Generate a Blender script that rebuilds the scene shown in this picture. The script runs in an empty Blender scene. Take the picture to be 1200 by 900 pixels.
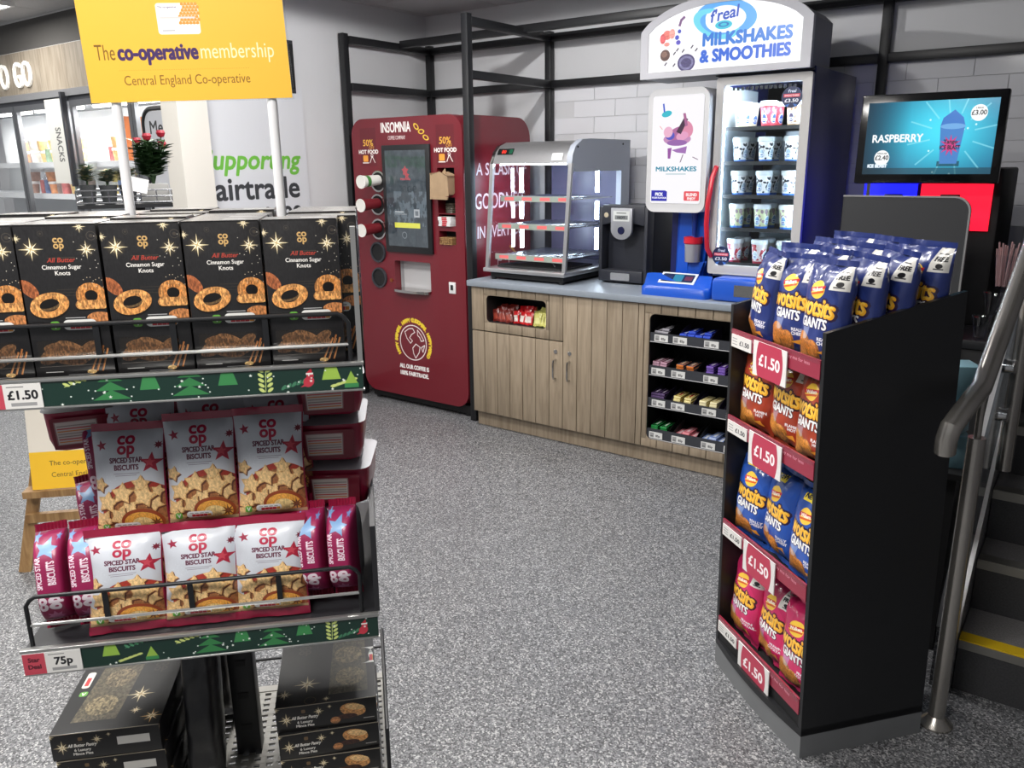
import bpy, bmesh, math, random
import numpy as np
from mathutils import Vector, Matrix, noise
from mathutils.geometry import tessellate_polygon
PI = math.pi
rnd = random.Random(7)
C = bpy.context.scene.collection
scene = bpy.context.scene

# ------------------------------------------------------------------ camera, world, exposure
cam = bpy.data.cameras.new('camera'); camo = bpy.data.objects.new('camera', cam); C.objects.link(camo)
yaw, pit, rol = math.radians(36.502), math.radians(15.183), math.radians(-0.651)
fw = Vector((-math.sin(yaw)*math.cos(pit), math.cos(yaw)*math.cos(pit), -math.sin(pit)))
r0 = Vector((math.cos(yaw), math.sin(yaw), 0)); u0 = r0.cross(fw)
rr = r0*math.cos(rol) + u0*math.sin(rol); uu = rr.cross(fw)
camo.matrix_world = Matrix(((rr.x, uu.x, -fw.x, 0), (rr.y, uu.y, -fw.y, 0), (rr.z, uu.z, -fw.z, 1.55), (0, 0, 0, 1)))
cam.sensor_width = 36; cam.lens = 948.58/1200*36; cam.clip_start = .02
scene.camera = camo
w = bpy.data.worlds.new('world'); scene.world = w; w.use_nodes = True
w.node_tree.nodes['Background'].inputs[0].default_value = (.95, .97, 1, 1)
w.node_tree.nodes['Background'].inputs[1].default_value = .3
scene.view_settings.view_transform = 'Standard'; scene.view_settings.look = 'None'
scene.view_settings.exposure = 0.0; scene.view_settings.gamma = 1.0
scene.view_settings.use_curve_mapping = False
# ceiling panels: (x, y, width, depth, watts)
PANELS = [(-.62, -.12, .9, .5, 40), (-2.3, .1, .6, .6, 32), (-6.05, 2.2, .6, .8, 22), (-1.75, 1.75, .6, .6, 46), (-6.4, .6, 1.2, .6, 36), (-3.6, 1.9, .6, .6, 24)]
SPOTS = [(-2.68, 3.0, 95), (-1.6, 2.7, 34)]

# ------------------------------------------------------------------ helpers
def S(r, g, b):
    f = lambda c: (c/255/12.92) if c/255 <= .04045 else ((c/255+.055)/1.055)**2.4
    return (f(r), f(g), f(b), 1)
MATS = {}
def mat(name, col, rough=.5, metal=0.0, coat=0.0, emit=0.0, nscale=0, namt=0.0, bump=0.0, bscale=60, spec=.5, stretch=None):
    if name in MATS: return MATS[name]
    m = bpy.data.materials.new(name); m.use_nodes = True; nt = m.node_tree; b = nt.nodes['Principled BSDF']
    b.inputs['Base Color'].default_value = col; b.inputs['Roughness'].default_value = rough
    b.inputs['Metallic'].default_value = metal; b.inputs['Coat Weight'].default_value = coat
    b.inputs['Specular IOR Level'].default_value = spec
    if emit:
        b.inputs['Emission Color'].default_value = col; b.inputs['Emission Strength'].default_value = emit
    if namt or bump:
        tc = nt.nodes.new('ShaderNodeTexCoord'); mp = nt.nodes.new('ShaderNodeMapping')
        nt.links.new(tc.outputs['Object'], mp.inputs[0])
        if stretch: mp.inputs['Scale'].default_value = stretch
        if namt:
            n = nt.nodes.new('ShaderNodeTexNoise'); n.inputs['Scale'].default_value = nscale; n.inputs['Detail'].default_value = 5
            nt.links.new(mp.outputs[0], n.inputs['Vector'])
            r = nt.nodes.new('ShaderNodeValToRGB'); nt.links.new(n.outputs['Fac'], r.inputs[0])
            r.color_ramp.elements[0].position = .3; r.color_ramp.elements[1].position = .7
            r.color_ramp.elements[0].color = tuple(c*(1-namt) for c in col[:3])+(1,)
            r.color_ramp.elements[1].color = tuple(min(1, c*(1+namt)) for c in col[:3])+(1,)
            nt.links.new(r.outputs[0], b.inputs['Base Color'])
        if bump:
            n2 = nt.nodes.new('ShaderNodeTexNoise'); n2.inputs['Scale'].default_value = bscale; n2.inputs['Detail'].default_value = 3
            nt.links.new(mp.outputs[0], n2.inputs['Vector'])
            bp = nt.nodes.new('ShaderNodeBump'); bp.inputs['Strength'].default_value = bump; bp.inputs['Distance'].default_value = .004
            nt.links.new(n2.outputs['Fac'], bp.inputs['Height']); nt.links.new(bp.outputs[0], b.inputs['Normal'])
    MATS[name] = m; return m
def glass(name, tint=(1, 1, 1, 1), gl=1.0):
    m = bpy.data.materials.new(name); m.use_nodes = True; nt = m.node_tree; nt.nodes.clear()
    o = nt.nodes.new('ShaderNodeOutputMaterial'); mx = nt.nodes.new('ShaderNodeMixShader')
    t = nt.nodes.new('ShaderNodeBsdfTransparent'); g = nt.nodes.new('ShaderNodeBsdfGlossy'); f = nt.nodes.new('ShaderNodeFresnel')
    t.inputs[0].default_value = tint; g.inputs['Roughness'].default_value = .02; f.inputs[0].default_value = 1.45
    g.inputs[0].default_value = (gl, gl, gl, 1)
    ge = nt.nodes.new('ShaderNodeNewGeometry'); ml = nt.nodes.new('ShaderNodeMath'); ml.operation = 'MULTIPLY'; iv = nt.nodes.new('ShaderNodeMath'); iv.operation = 'SUBTRACT'; iv.inputs[0].default_value = 1
    nt.links.new(ge.outputs['Backfacing'], iv.inputs[1]); nt.links.new(f.outputs[0], ml.inputs[0]); nt.links.new(iv.outputs[0], ml.inputs[1])
    nt.links.new(ml.outputs[0], mx.inputs[0]); nt.links.new(t.outputs[0], mx.inputs[1]); nt.links.new(g.outputs[0], mx.inputs[2])
    nt.links.new(mx.outputs[0], o.inputs[0]); return m

# ---- a small raster canvas for flat print (packaging, signs, screens)
def vnoise(h, wd, cells, seed, octv=3):
    r = np.random.RandomState(seed); out = np.zeros((h, wd)); amp = 1.0; tot = 0
    for k in range(octv):
        n = max(2, int(cells*2**k)); g = r.rand(n+2, n+2)
        ys = np.linspace(0, n, h, endpoint=False); xs = np.linspace(0, n, wd, endpoint=False)
        yi = ys.astype(int); xi = xs.astype(int); fy = (ys-yi)[:, None]; fx = (xs-xi)[None]
        fy = fy*fy*(3-2*fy); fx = fx*fx*(3-2*fx)
        a = g[yi][:, xi]; b = g[yi][:, xi+1]; c = g[yi+1][:, xi]; d = g[yi+1][:, xi+1]
        out += amp*((a*(1-fx)+b*fx)*(1-fy)+(c*(1-fx)+d*fx)*fy); tot += amp; amp *= .55
    return out/tot
TXT = {}
def text_tris(s):
    if s in TXT: return TXT[s]
    cu = bpy.data.curves.new('lettering', 'FONT'); cu.body = s; cu.resolution_u = 3
    ob = bpy.data.objects.new('lettering', cu); C.objects.link(ob)
    me = bpy.data.meshes.new_from_object(ob.evaluated_get(bpy.context.evaluated_depsgraph_get()))
    me.calc_loop_triangles()
    v = np.array([p.co[:2] for p in me.vertices]) if len(me.vertices) else np.zeros((1, 2))
    t = np.array([v[list(l.vertices)] for l in me.loop_triangles]) if len(me.loop_triangles) else np.zeros((0, 3, 2))
    bpy.data.objects.remove(ob); bpy.data.curves.remove(cu); bpy.data.meshes.remove(me)
    TXT[s] = (t, float(v[:, 0].min()), float(v[:, 0].max()), float(v[:, 1].max())); return TXT[s]
class Cv:
    """canvas one unit wide, H/W units tall, y up; colours 0-255"""
    def __init__(s, W, H, bg):
        s.W, s.H = W, H; s.a = np.empty((H*2, W*2, 3)); s.a[:] = np.array(bg)/255.; s.k = W*2; s.t = H/W
        s.nz = None
    def noise(s):
        if s.nz is None: s.nz = vnoise(s.H*2, s.W*2, 60, 5, 3)
        return s.nz
    def _paint(s, m, x0, y0, col, al, tex):
        reg = s.a[y0:y0+m.shape[0], x0:x0+m.shape[1]]; c = np.array(col)/255.
        if tex:
            n = s.noise()[y0:y0+m.shape[0], x0:x0+m.shape[1], None]; c = np.clip(c*(1+tex*(n-.5)*1.5), 0, 1)
        reg[:] = np.where(m[..., None], reg*(1-al)+c*al, reg)
    def poly(s, pts, col, al=1, tex=0):
        p = np.array(pts)*s.k; h, wd = s.a.shape[:2]
        x0 = max(0, int(p[:, 0].min())); x1 = min(wd, int(p[:, 0].max())+2); y0 = max(0, int(p[:, 1].min())); y1 = min(h, int(p[:, 1].max())+2)
        if x1 <= x0 or y1 <= y0: return
        X, Y = np.meshgrid(np.arange(x0, x1)+.5, np.arange(y0, y1)+.5); m = np.zeros(X.shape, bool)
        for (ax, ay), (bx, by) in zip(p, np.roll(p, -1, 0)):
            if ay == by: continue
            m ^= ((Y < ay) != (Y < by)) & (X < (bx-ax)*(Y-ay)/(by-ay)+ax)
        s._paint(m, x0, y0, col, al, tex)
    def rect(s, x0, y0, x1, y1, col, al=1, tex=0, r=0):
        if r: s.poly(rrect(x0, y0, x1, y1, r), col, al, tex)
        else: s.poly([(x0, y0), (x1, y0), (x1, y1), (x0, y1)], col, al, tex)
    def ell(s, cx, cy, rx, ry=None, col=(0, 0, 0), al=1, rot=0, tex=0, hole=0):
        ry = ry or rx; n = 40; c, q = math.cos(rot), math.sin(rot); out = []
        def ring(f): return [(cx+f*rx*math.cos(a)*c-f*ry*math.sin(a)*q, cy+f*rx*math.cos(a)*q+f*ry*math.sin(a)*c) for a in [2*PI*i/n for i in range(n+1)]]
        s.poly(ring(1)+(ring(hole)[::-1] if hole else []), col, al, tex)
    def star(s, cx, cy, r, n, inner, col, rot=0, al=1, tex=0):
        s.poly([(cx+(r if i % 2 == 0 else r*inner)*math.sin(rot+PI*i/n), cy+(r if i % 2 == 0 else r*inner)*math.cos(rot+PI*i/n)) for i in range(2*n)], col, al, tex)
    def line(s, pts, wd, col, al=1):
        for a, b in zip(pts[:-1], pts[1:]):
            a = Vector(a); b = Vector(b); d = (b-a)
            if d.length == 0: continue
            d.normalize(); n = Vector((-d.y, d.x))*wd/2; e = d*wd*.3
            s.poly([a-e+n, b+e+n, b+e-n, a-e-n], col, al)
    def text(s, tx, x, y, size, col, al='c', rot=0, bold=0, sx=1, shear=0, out=None, ow=0, fit=None):
        t, lo, hi, top = text_tris(tx)
        if not len(t): return
        if fit: sx = fit/((hi-lo)*size)
        q = t.copy(); q[..., 0] -= {'c': (lo+hi)/2, 'l': lo, 'r': hi}[al]
        q[..., 0] += q[..., 1]*shear; q[..., 0] *= size*sx; q[..., 1] *= size
        c, n = math.cos(rot), math.sin(rot)
        qq = np.stack([x+q[..., 0]*c-q[..., 1]*n, y+q[..., 0]*n+q[..., 1]*c], -1)*s.k
        if out: 
            for a in range(10): s._tris(qq+np.array([math.cos(a*PI/5), math.sin(a*PI/5)])*ow*s.k, out)
        if bold:
            for a in range(6): s._tris(qq+np.array([math.cos(a*PI/3), math.sin(a*PI/3)])*bold*s.k, col)
        s._tris(qq, col)
    def _tris(s, q, col):
        h, wd = s.a.shape[:2]; col = np.array(col)/255.
        for t in q:
            x0, y0 = np.floor(t.min(0)).astype(int); x1, y1 = np.ceil(t.max(0)).astype(int)+1
            x0 = max(x0, 0); y0 = max(y0, 0); x1 = min(x1, wd); y1 = min(y1, h)
            if x1 <= x0 or y1 <= y0: continue
            X = np.arange(x0, x1)[None]+.5; Y = np.arange(y0, y1)[:, None]+.5
            e = [(t[(i+1) % 3][0]-t[i][0])*(Y-t[i][1])-(t[(i+1) % 3][1]-t[i][1])*(X-t[i][0]) for i in range(3)]
            m = ((e[0] >= 0) & (e[1] >= 0) & (e[2] >= 0)) | ((e[0] <= 0) & (e[1] <= 0) & (e[2] <= 0))
            s.a[y0:y1, x0:x1][m] = col
    def mat(s, name, rough=.4, metal=0, coat=0, emit=0, bump=0, bscale=60):
        a = s.a.reshape(s.H, 2, s.W, 2, 3).mean((1, 3)); im = bpy.data.images.new(name, s.W, s.H)
        px = np.ones((s.H, s.W, 4), np.float32); px[..., :3] = np.clip(a, 0, 1); im.pixels.foreach_set(px.ravel()); im.update(); im.pack()
        m = mat(name, (.5, .5, .5, 1), rough, metal, coat, bump=bump, bscale=bscale); nt = m.node_tree; b = nt.nodes['Principled BSDF']
        ti = nt.nodes.new('ShaderNodeTexImage'); ti.image = im; ti.extension = 'EXTEND'
        if emit <= .6: nt.links.new(ti.outputs[0], b.inputs['Base Color'])
        else: b.inputs['Base Color'].default_value = (.02, .02, .02, 1)
        if emit:
            nt.links.new(ti.outputs[0], b.inputs['Emission Color']); b.inputs['Emission Strength'].default_value = emit
        return m
def rrect(x0, y0, x1, y1, r, n=5, corners=(1, 1, 1, 1)):
    out = []
    for (cx, cy, a0), on in zip(((x0+r, y0+r, PI), (x1-r, y0+r, 1.5*PI), (x1-r, y1-r, 0), (x0+r, y1-r, .5*PI)), corners):
        if on: out += [(cx+r*math.cos(a0+i*PI/2/n), cy+r*math.sin(a0+i*PI/2/n)) for i in range(n+1)]
        else: out.append((cx-r if cx < (x0+x1)/2 else cx+r, cy-r if cy < (y0+y1)/2 else cy+r))
    return out

# ---- mesh builder
class MB:
    def __init__(s): s.v = []; s.f = []; s.mi = []; s.uv = []; s.mats = []
    def m(s, mt):
        if mt not in s.mats: s.mats.append(mt)
        return s.mats.index(mt)
    def add(s, vs, fs, mt, uvs=None):
        o = len(s.v); s.v += [tuple(p) for p in vs]; i = s.m(mt)
        for k, f in enumerate(fs):
            s.f.append([o+a for a in f]); s.mi.append(i); s.uv.append(uvs[k] if uvs else [(0, 0)]*len(f))
        return s
    def box(s, x0, x1, y0, y1, z0, z1, mt, front=None, top=None, right=None, left=None):
        vs = [(x0, y0, z0), (x1, y0, z0), (x1, y1, z0), (x0, y1, z0), (x0, y0, z1), (x1, y0, z1), (x1, y1, z1), (x0, y1, z1)]
        q = [(0, 0), (1, 0), (1, 1), (0, 1)]
        for f, mm in (([0, 1, 5, 4], front), ([4, 5, 6, 7], top), ([1, 2, 6, 5], right), ([3, 0, 4, 7], left), ([2, 3, 7, 6], None), ([3, 2, 1, 0], None)):
            s.add([vs[i] for i in f], [[0, 1, 2, 3]], mm or mt, [q])
        return s
    def quad(s, a, b, c, d, mt): return s.add([a, b, c, d], [[0, 1, 2, 3]], mt, [[(0, 0), (1, 0), (1, 1), (0, 1)]])
    def plate(s, outer, holes, d0, d1, mt, axis='y', front=None, side=None):
        """2D outline (u,z) with holes, extruded along axis from d0 (front) to d1"""
        P = lambda p, d: (p[0], d, p[1]) if axis == 'y' else ((d, p[0], p[1]) if axis == 'x' else (p[0], p[1], d))
        loops = [outer]+list(holes); flat = [p for l in loops for p in l]
        us = [p[0] for p in outer]; zs = [p[1] for p in outer]; uvf = lambda p: ((p[0]-min(us))/(max(us)-min(us)), (p[1]-min(zs))/(max(zs)-min(zs)))
        tr = tessellate_polygon([[Vector((p[0], p[1], 0)) for p in l] for l in loops])
        for d, mm, fl in ((d0, front or mt, axis in ('x',)), (d1, mt, axis in ('y', 'z'))):
            fs = []
            for t in tr:
                a, b, c = [flat[i] for i in t]; ccw = (b[0]-a[0])*(c[1]-a[1])-(b[1]-a[1])*(c[0]-a[0]) > 0
                t = list(t) if ccw else list(t)[::-1]
                fs.append(t[::-1] if fl else t)
            s.add([P(p, d) for p in flat], fs, mm, [[uvf(flat[i]) for i in f] for f in fs])
        for l in loops:
            n = len(l); s.add([P(p, d0) for p in l]+[P(p, d1) for p in l], [[i, (i+1) % n, n+(i+1) % n, n+i] for i in range(n)], side or mt)
        return s
    def tube(s, pts, r, mt, n=8, closed=False):
        pts = [Vector(p) for p in pts]; N = len(pts); rings = []; up = Vector((0, 0, 1))
        prev = None
        for i, p in enumerate(pts):
            a = pts[i-1] if (i or closed) else p; b = pts[(i+1) % N] if (i < N-1 or closed) else p
            d = (b-a).normalized()
            if prev is None:
                x = d.orthogonal().normalized()
            else:
                x = (prev-d*prev.dot(d)); x = x.normalized() if x.length > 1e-6 else d.orthogonal().normalized()
            prev = x; y = d.cross(x)
            rings.append([p+(x*math.cos(2*PI*k/n)+y*math.sin(2*PI*k/n))*r for k in range(n)])
        vs = [q for rg in rings for q in rg]; fs = []
        for i in range(N if closed else N-1):
            j = (i+1) % N
            fs += [[i*n+k, i*n+(k+1) % n, j*n+(k+1) % n, j*n+k] for k in range(n)]
        if not closed: fs += [list(range(n))[::-1], [(N-1)*n+k for k in range(n)]]
        return s.add(vs, fs, mt)
    def lathe(s, prof, mt, n=20, M=None, uv=False):
        vs = []; fs = []; us = []
        for i, (r, z) in enumerate(prof):
            for k in range(n+1):
                a = 2*PI*k/n; p = Vector((r*math.cos(a), r*math.sin(a), z)); vs.append(M @ p if M else p)
        m = n+1
        for i in range(len(prof)-1):
            for k in range(n):
                fs.append([i*m+k, i*m+k+1, (i+1)*m+k+1, (i+1)*m+k])
                us.append([(k/n, i/(len(prof)-1)), ((k+1)/n, i/(len(prof)-1)), ((k+1)/n, (i+1)/(len(prof)-1)), (k/n, (i+1)/(len(prof)-1))])
        if prof[0][0] > 1e-5: fs.append([k for k in range(n)][::-1]); us.append([(0, 0)]*n)
        if prof[-1][0] > 1e-5: fs.append([(len(prof)-1)*m+k for k in range(n)]); us.append([(0, 0)]*n)
        return s.add(vs, fs, mt, us)
    def mesh(s, name, bevel=0, smooth=35, weld=True):
        me = bpy.data.meshes.new(name); me.from_pydata(s.v, [], s.f)
        for mt in s.mats: me.materials.append(mt)
        me.polygons.foreach_set('material_index', s.mi)
        uvl = me.uv_layers.new(name='uv'); uvl.data.foreach_set('uv', [c for f in s.uv for p in f for c in p])
        bm = bmesh.new(); bm.from_mesh(me)
        if weld: bmesh.ops.remove_doubles(bm, verts=bm.verts, dist=1e-5)
        if bevel:
            bm.normal_update()
            ed = [e for e in bm.edges if len(e.link_faces) == 2 and e.calc_face_angle(0) > .6]
            bmesh.ops.bevel(bm, geom=ed, offset=bevel, segments=2, profile=.5, affect='EDGES', clamp_overlap=True)
        bm.to_mesh(me); bm.free()
        if smooth:
            me.shade_smooth(); me.set_sharp_from_angle(angle=math.radians(smooth))
        return me
    def build(s, name, parent=None, loc=(0, 0, 0), rot=(0, 0, 0), bevel=0, smooth=35, label=None, weld=True):
        return link(name, s.mesh(name, bevel, smooth, weld), parent, loc, rot, label)
def link(name, me, parent=None, loc=(0, 0, 0), rot=(0, 0, 0), label=None):
    o = bpy.data.objects.new(name, me); C.objects.link(o); o.parent = parent; o.location = loc; o.rotation_euler = rot
    if label: o['label'] = label
    return o
def tag(o, label, cat, group=None):
    o['label'] = label; o['category'] = cat
    if group: o['group'] = group
    return o
def struct(o): o['kind'] = 'structure'; return o
def thing(name, label, cat, loc=(0, 0, 0), rz=0, group=None, rx=0, ry=0):
    o = bpy.data.objects.new(name, None); o.empty_display_size = .05; C.objects.link(o)
    o.location = loc; o.rotation_euler = (rx, ry, rz); return tag(o, label, cat, group)
KIDS = {}
def copytree(o, loc, rot, label=None, group=None):
    def cp(s, par):
        c = s.copy(); C.objects.link(c); c.parent = par
        for ch in list(s.children): cp(ch, c)
        return c
    c = cp(o, None); c.location = loc; c.rotation_euler = rot
    if label: c['label'] = label
    if group: c['group'] = group
    return c
class Proto:
    """first placement moves the original, later ones copy it with its parts"""
    def __init__(s, o): s.o = o; s.used = False
    def put(s, loc, rot, label, group=None):
        if not s.used:
            s.used = True; o = s.o; o.location = loc; o.rotation_euler = rot; o['label'] = label
            if group: o['group'] = group
            return o
        return copytree(s.o, loc, rot, label, group)
class Frame:
    def __init__(s, ox, oy, ang): s.o = Vector((ox, oy, 0)); s.a = ang; s.R = Matrix.Rotation(ang, 3, 'Z')
    def p(s, x, y, z): return s.o+s.R @ Vector((x, y, z))

# ------------------------------------------------------------------ materials
black = mat('black_powder_coat', S(24, 25, 28), .45)
blackm = mat('black_matt', S(20, 20, 22), .6)
dgrey = mat('dark_grey_plastic', S(52, 54, 60), .45)
steel = mat('brushed_steel', S(196, 196, 198), .3, .8, nscale=40, namt=.1, stretch=(1, 40, 40))
steel2 = mat('polished_steel', S(190, 188, 185), .18, 1.0)
chrome = mat('chrome', S(210, 210, 212), .1, 1.0)
white = mat('white_plastic', S(228, 228, 228), .4)
greyp = mat('pale_grey_plastic', S(196, 196, 198), .4)
wallp = mat('wall_paint', S(206, 207, 210), .55, nscale=3, namt=.02)
ceilp = mat('ceiling_board', S(190, 190, 192), .8, nscale=60, namt=.04)
tilem = mat('white_glazed_tile', S(222, 223, 228), .12, coat=.3)
grout = mat('pale_grout', S(196, 197, 200), .7)
maroon_c = (112, 26, 38)
maroon = mat('maroon_enamel', S(*maroon_c), .34, coat=.15)
navy = mat('navy_panel', S(20, 28, 84), .35)
blue = mat('blue_plastic', S(24, 82, 190), .3, coat=.3)
dblue = mat('deep_blue_plastic', S(18, 48, 135), .35)
red = mat('red_plastic', S(196, 30, 48), .3)
gl = glass('clear_glass')
gl2 = glass('door_glass', (.93, .96, .97, 1))
acr = glass('clear_acrylic', (.96, .97, .97, 1))
led = mat('led_strip', (.72, .86, 1, 1), .5, emit=40)
ledw = mat('fridge_lamp', (1, .98, .94, 1), .5, emit=7)
dif = mat('lamp_diffuser', (1, .98, .95, 1), .5, emit=6)
# floor: speckled safety vinyl
def floor_mat():
    m = bpy.data.materials.new('speckled_vinyl'); m.use_nodes = True; nt = m.node_tree; b = nt.nodes['Principled BSDF']
    tc = nt.nodes.new('ShaderNodeTexCoord')
    def vor(sc):
        v = nt.nodes.new('ShaderNodeTexVoronoi'); v.inputs['Scale'].default_value = sc; nt.links.new(tc.outputs['Object'], v.inputs['Vector'])
        s = nt.nodes.new('ShaderNodeSeparateColor'); nt.links.new(v.outputs['Color'], s.inputs[0]); return s
    a = vor(230); r = nt.nodes.new('ShaderNodeValToRGB'); r.color_ramp.interpolation = 'CONSTANT'
    e = r.color_ramp.elements; e[0].position = 0; e[0].color = S(64, 65, 68); e[1].position = .2; e[1].color = S(92, 93, 96)
    for p, c in ((.45, S(114, 115, 118)), (.68, S(136, 137, 139)), (.88, S(178, 178, 178))): k = e.new(p); k.color = c
    nt.links.new(a.outputs[0], r.inputs[0])
    n = nt.nodes.new('ShaderNodeTexNoise'); n.inputs['Scale'].default_value = 1.6; n.inputs['Detail'].default_value = 4
    nt.links.new(tc.outputs['Object'], n.inputs['Vector'])
    mr = nt.nodes.new('ShaderNodeMapRange'); mr.inputs[1].default_value = .3; mr.inputs[2].default_value = .7; mr.inputs[3].default_value = .9; mr.inputs[4].default_value = 1.06
    nt.links.new(n.outputs['Fac'], mr.inputs[0])
    mx = nt.nodes.new('ShaderNodeMix'); mx.data_type = 'RGBA'; mx.blend_type = 'MULTIPLY'; mx.inputs[0].default_value = 1
    nt.links.new(r.outputs[0], mx.inputs[6]); nt.links.new(mr.outputs[0], mx.inputs[7]); nt.links.new(mx.outputs[2], b.inputs['Base Color'])
    b.inputs['Roughness'].default_value = .42
    return m
vinyl = floor_mat()
def wood_mat(name, base, dark, sc=(14, 14, 1.2)):
    m = bpy.data.materials.new(name); m.use_nodes = True; nt = m.node_tree; b = nt.nodes['Principled BSDF']
    tc = nt.nodes.new('ShaderNodeTexCoord'); oi = nt.nodes.new('ShaderNodeObjectInfo'); mp = nt.nodes.new('ShaderNodeMapping')
    ad = nt.nodes.new('ShaderNodeVectorMath'); ad.operation = 'MULTIPLY_ADD'; ad.inputs[1].default_value = (1, 1, 1)
    sc2 = nt.nodes.new('ShaderNodeVectorMath'); sc2.operation = 'SCALE'; sc2.inputs[0].default_value = (13, 7, 5); nt.links.new(oi.outputs['Random'], sc2.inputs['Scale'])
    nt.links.new(tc.outputs['Object'], ad.inputs[0]); nt.links.new(sc2.outputs[0], ad.inputs[2])
    nt.links.new(ad.outputs[0], mp.inputs[0]); mp.inputs['Scale'].default_value = sc
    n = nt.nodes.new('ShaderNodeTexNoise'); n.inputs['Scale'].default_value = 3.5; n.inputs['Detail'].default_value = 8; n.inputs['Distortion'].default_value = .6
    nt.links.new(mp.outputs[0], n.inputs['Vector'])
    r = nt.nodes.new('ShaderNodeValToRGB'); e = r.color_ramp.elements; e[0].position = .3; e[0].color = dark; e[1].position = .62; e[1].color = base
    nt.links.new(n.outputs['Fac'], r.inputs[0])
    mr = nt.nodes.new('ShaderNodeMapRange'); mr.inputs[3].default_value = .88; mr.inputs[4].default_value = 1.08; nt.links.new(oi.outputs['Random'], mr.inputs[0])
    mx = nt.nodes.new('ShaderNodeMix'); mx.data_type = 'RGBA'; mx.blend_type = 'MULTIPLY'; mx.inputs[0].default_value = 1
    nt.links.new(r.outputs[0], mx.inputs[6]); nt.links.new(mr.outputs[0], mx.inputs[7]); nt.links.new(mx.outputs[2], b.inputs['Base Color'])
    b.inputs['Roughness'].default_value = .5; return m
oak = wood_mat('grey_oak_board', S(154, 139, 119), S(132, 117, 98))
oakh = wood_mat('header_oak', S(152, 142, 127), S(124, 113, 98))
pine = wood_mat('pine', S(178, 142, 96), S(140, 104, 64))
worktop_m = mat('grey_laminate', S(136, 144, 154), .4, nscale=30, namt=.03)
choc = mat('window_black', S(14, 14, 15), .4)

# ------------------------------------------------------------------ setting
struct(MB().box(-9, 1.2, -3, 4.75, -.08, 0, vinyl).build('floor', smooth=0))
wb = struct(MB().box(-4.3, 1.2, 4.64, 4.76, 0, 2.62, wallp).build('wall_back', smooth=0))
tm = MB().box(0, .2975, -.005, 0, 0, .0978, tilem).mesh('tile', bevel=.0012, smooth=0)
for r in range(11):
    off = .15 if r % 2 else 0
    x = -3.06-off
    while x < .9:
        if x > -3.07: link('tile', tm, wb, (x, 4.6395, .935+r*.1))
        x += .3
struct(MB().box(-4.36, -4.16, 2.785, 4.64, 0, 2.62, wallp).build('wall_left', smooth=0))
struct(MB().box(-4.27, -4.12, 2.6, 2.785, 0, 2.56, mat('pillar_paint', S(214, 210, 202), .6)).build('pillar', smooth=0))
struct(MB().box(-9, -4.36, 3.66, 3.76, 0, 2.6, wallp).build('wall_far', smooth=0))
struct(MB().box(.78, .9, -.6, 4.64, 0, 2.56, mat('dark_wall_paint', S(88, 88, 92), .7)).build('wall_right_unseen', smooth=0))  # unseen wall added to block world light and keep the stair side dark
cl = struct(MB().box(-9, 1.2, -3, 4.64, 2.575, 2.66, mat('ceiling_void', S(90, 90, 92), .9)).build('ceiling', smooth=0))
ct = MB().box(0, .592, 0, .592, 0, .012, ceilp).mesh('ceiling_tile', bevel=.003)
for i in range(15):
    for j in range(12):
        link('ceiling_tile', ct, cl, (-8.9+i*.6, -2.5+j*.6, 2.562))
struct(MB().box(-9, -4.30, 2.93, 3.3, 2.36, 2.575, mat('soffit_paint', S(88, 86, 84), .8)).build('wall_soffit', smooth=0))
struct(MB().box(-4.16, -4.148, 2.785, 3.78, 0, .09, dgrey).build('baseboard_left', smooth=0))
# poster panel on the left wall
cv = Cv(420, 820, (205, 207, 212))
cv.text('Supporting', .42, 1.285, .215, (104, 176, 62), shear=.22, bold=.006, fit=.97)
cv.text('Fairtrade', .41, 1.045, .25, (52, 54, 58), bold=.006, fit=.96)
cv.text('since 1998', .45, .825, .21, (52, 54, 58), bold=.005, fit=.9)
o = MB().box(0, .70, -.006, 0, 0, 1.4, white, front=cv.mat('fairtrade_print', .45)).build('wall_poster', loc=(-4.156, 2.74+.035, .62), rot=(0, 0, PI/2), smooth=0)
tag(o, 'tall pale grey wall poster with green and black fairtrade lettering beside the pillar', 'poster')
o = MB().box(0, .012, 0, .05, 0, .3, dgrey).box(.012, .02, .008, .042, .02, .28, blackm).build('wall_bracket', loc=(-4.158, 3.38, 1.98), bevel=.002)
tag(o, 'small dark vertical bracket on the white wall behind the yellow sign', 'bracket')

# ceiling lights
for i, (x, y, a, b, wt) in enumerate(PANELS):
    nm = ('over the biscuit display', 'left of the biscuit display', 'over the chilled cabinets', 'over the middle of the floor', 'far left above the shop floor', 'between biscuit display and coffee machine')[i]
    t = thing('ceiling_light', 'flat white ceiling light panel '+nm, 'light', (x, y, 2.535))
    MB().plate(rrect(-a/2, -b/2, a/2, b/2, .01), [rrect(-a/2+.02, -b/2+.02, a/2-.02, b/2-.02, .005)], 0, .026, white, 'z').build('light_frame', t, smooth=0)
    MB().box(-a/2+.02, a/2-.02, -b/2+.02, b/2-.02, .006, .02, dif).build('diffuser', t, smooth=0)
    L = bpy.data.lights.new('panel_glow', 'AREA'); L.shape = 'RECTANGLE'; L.size = a-.05; L.size_y = b-.05; L.energy = wt; L.color = (1, .97, .93)
    lo = bpy.data.objects.new('panel_glow', L); C.objects.link(lo); lo.parent = t; lo.location = (0, 0, -.004)
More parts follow.
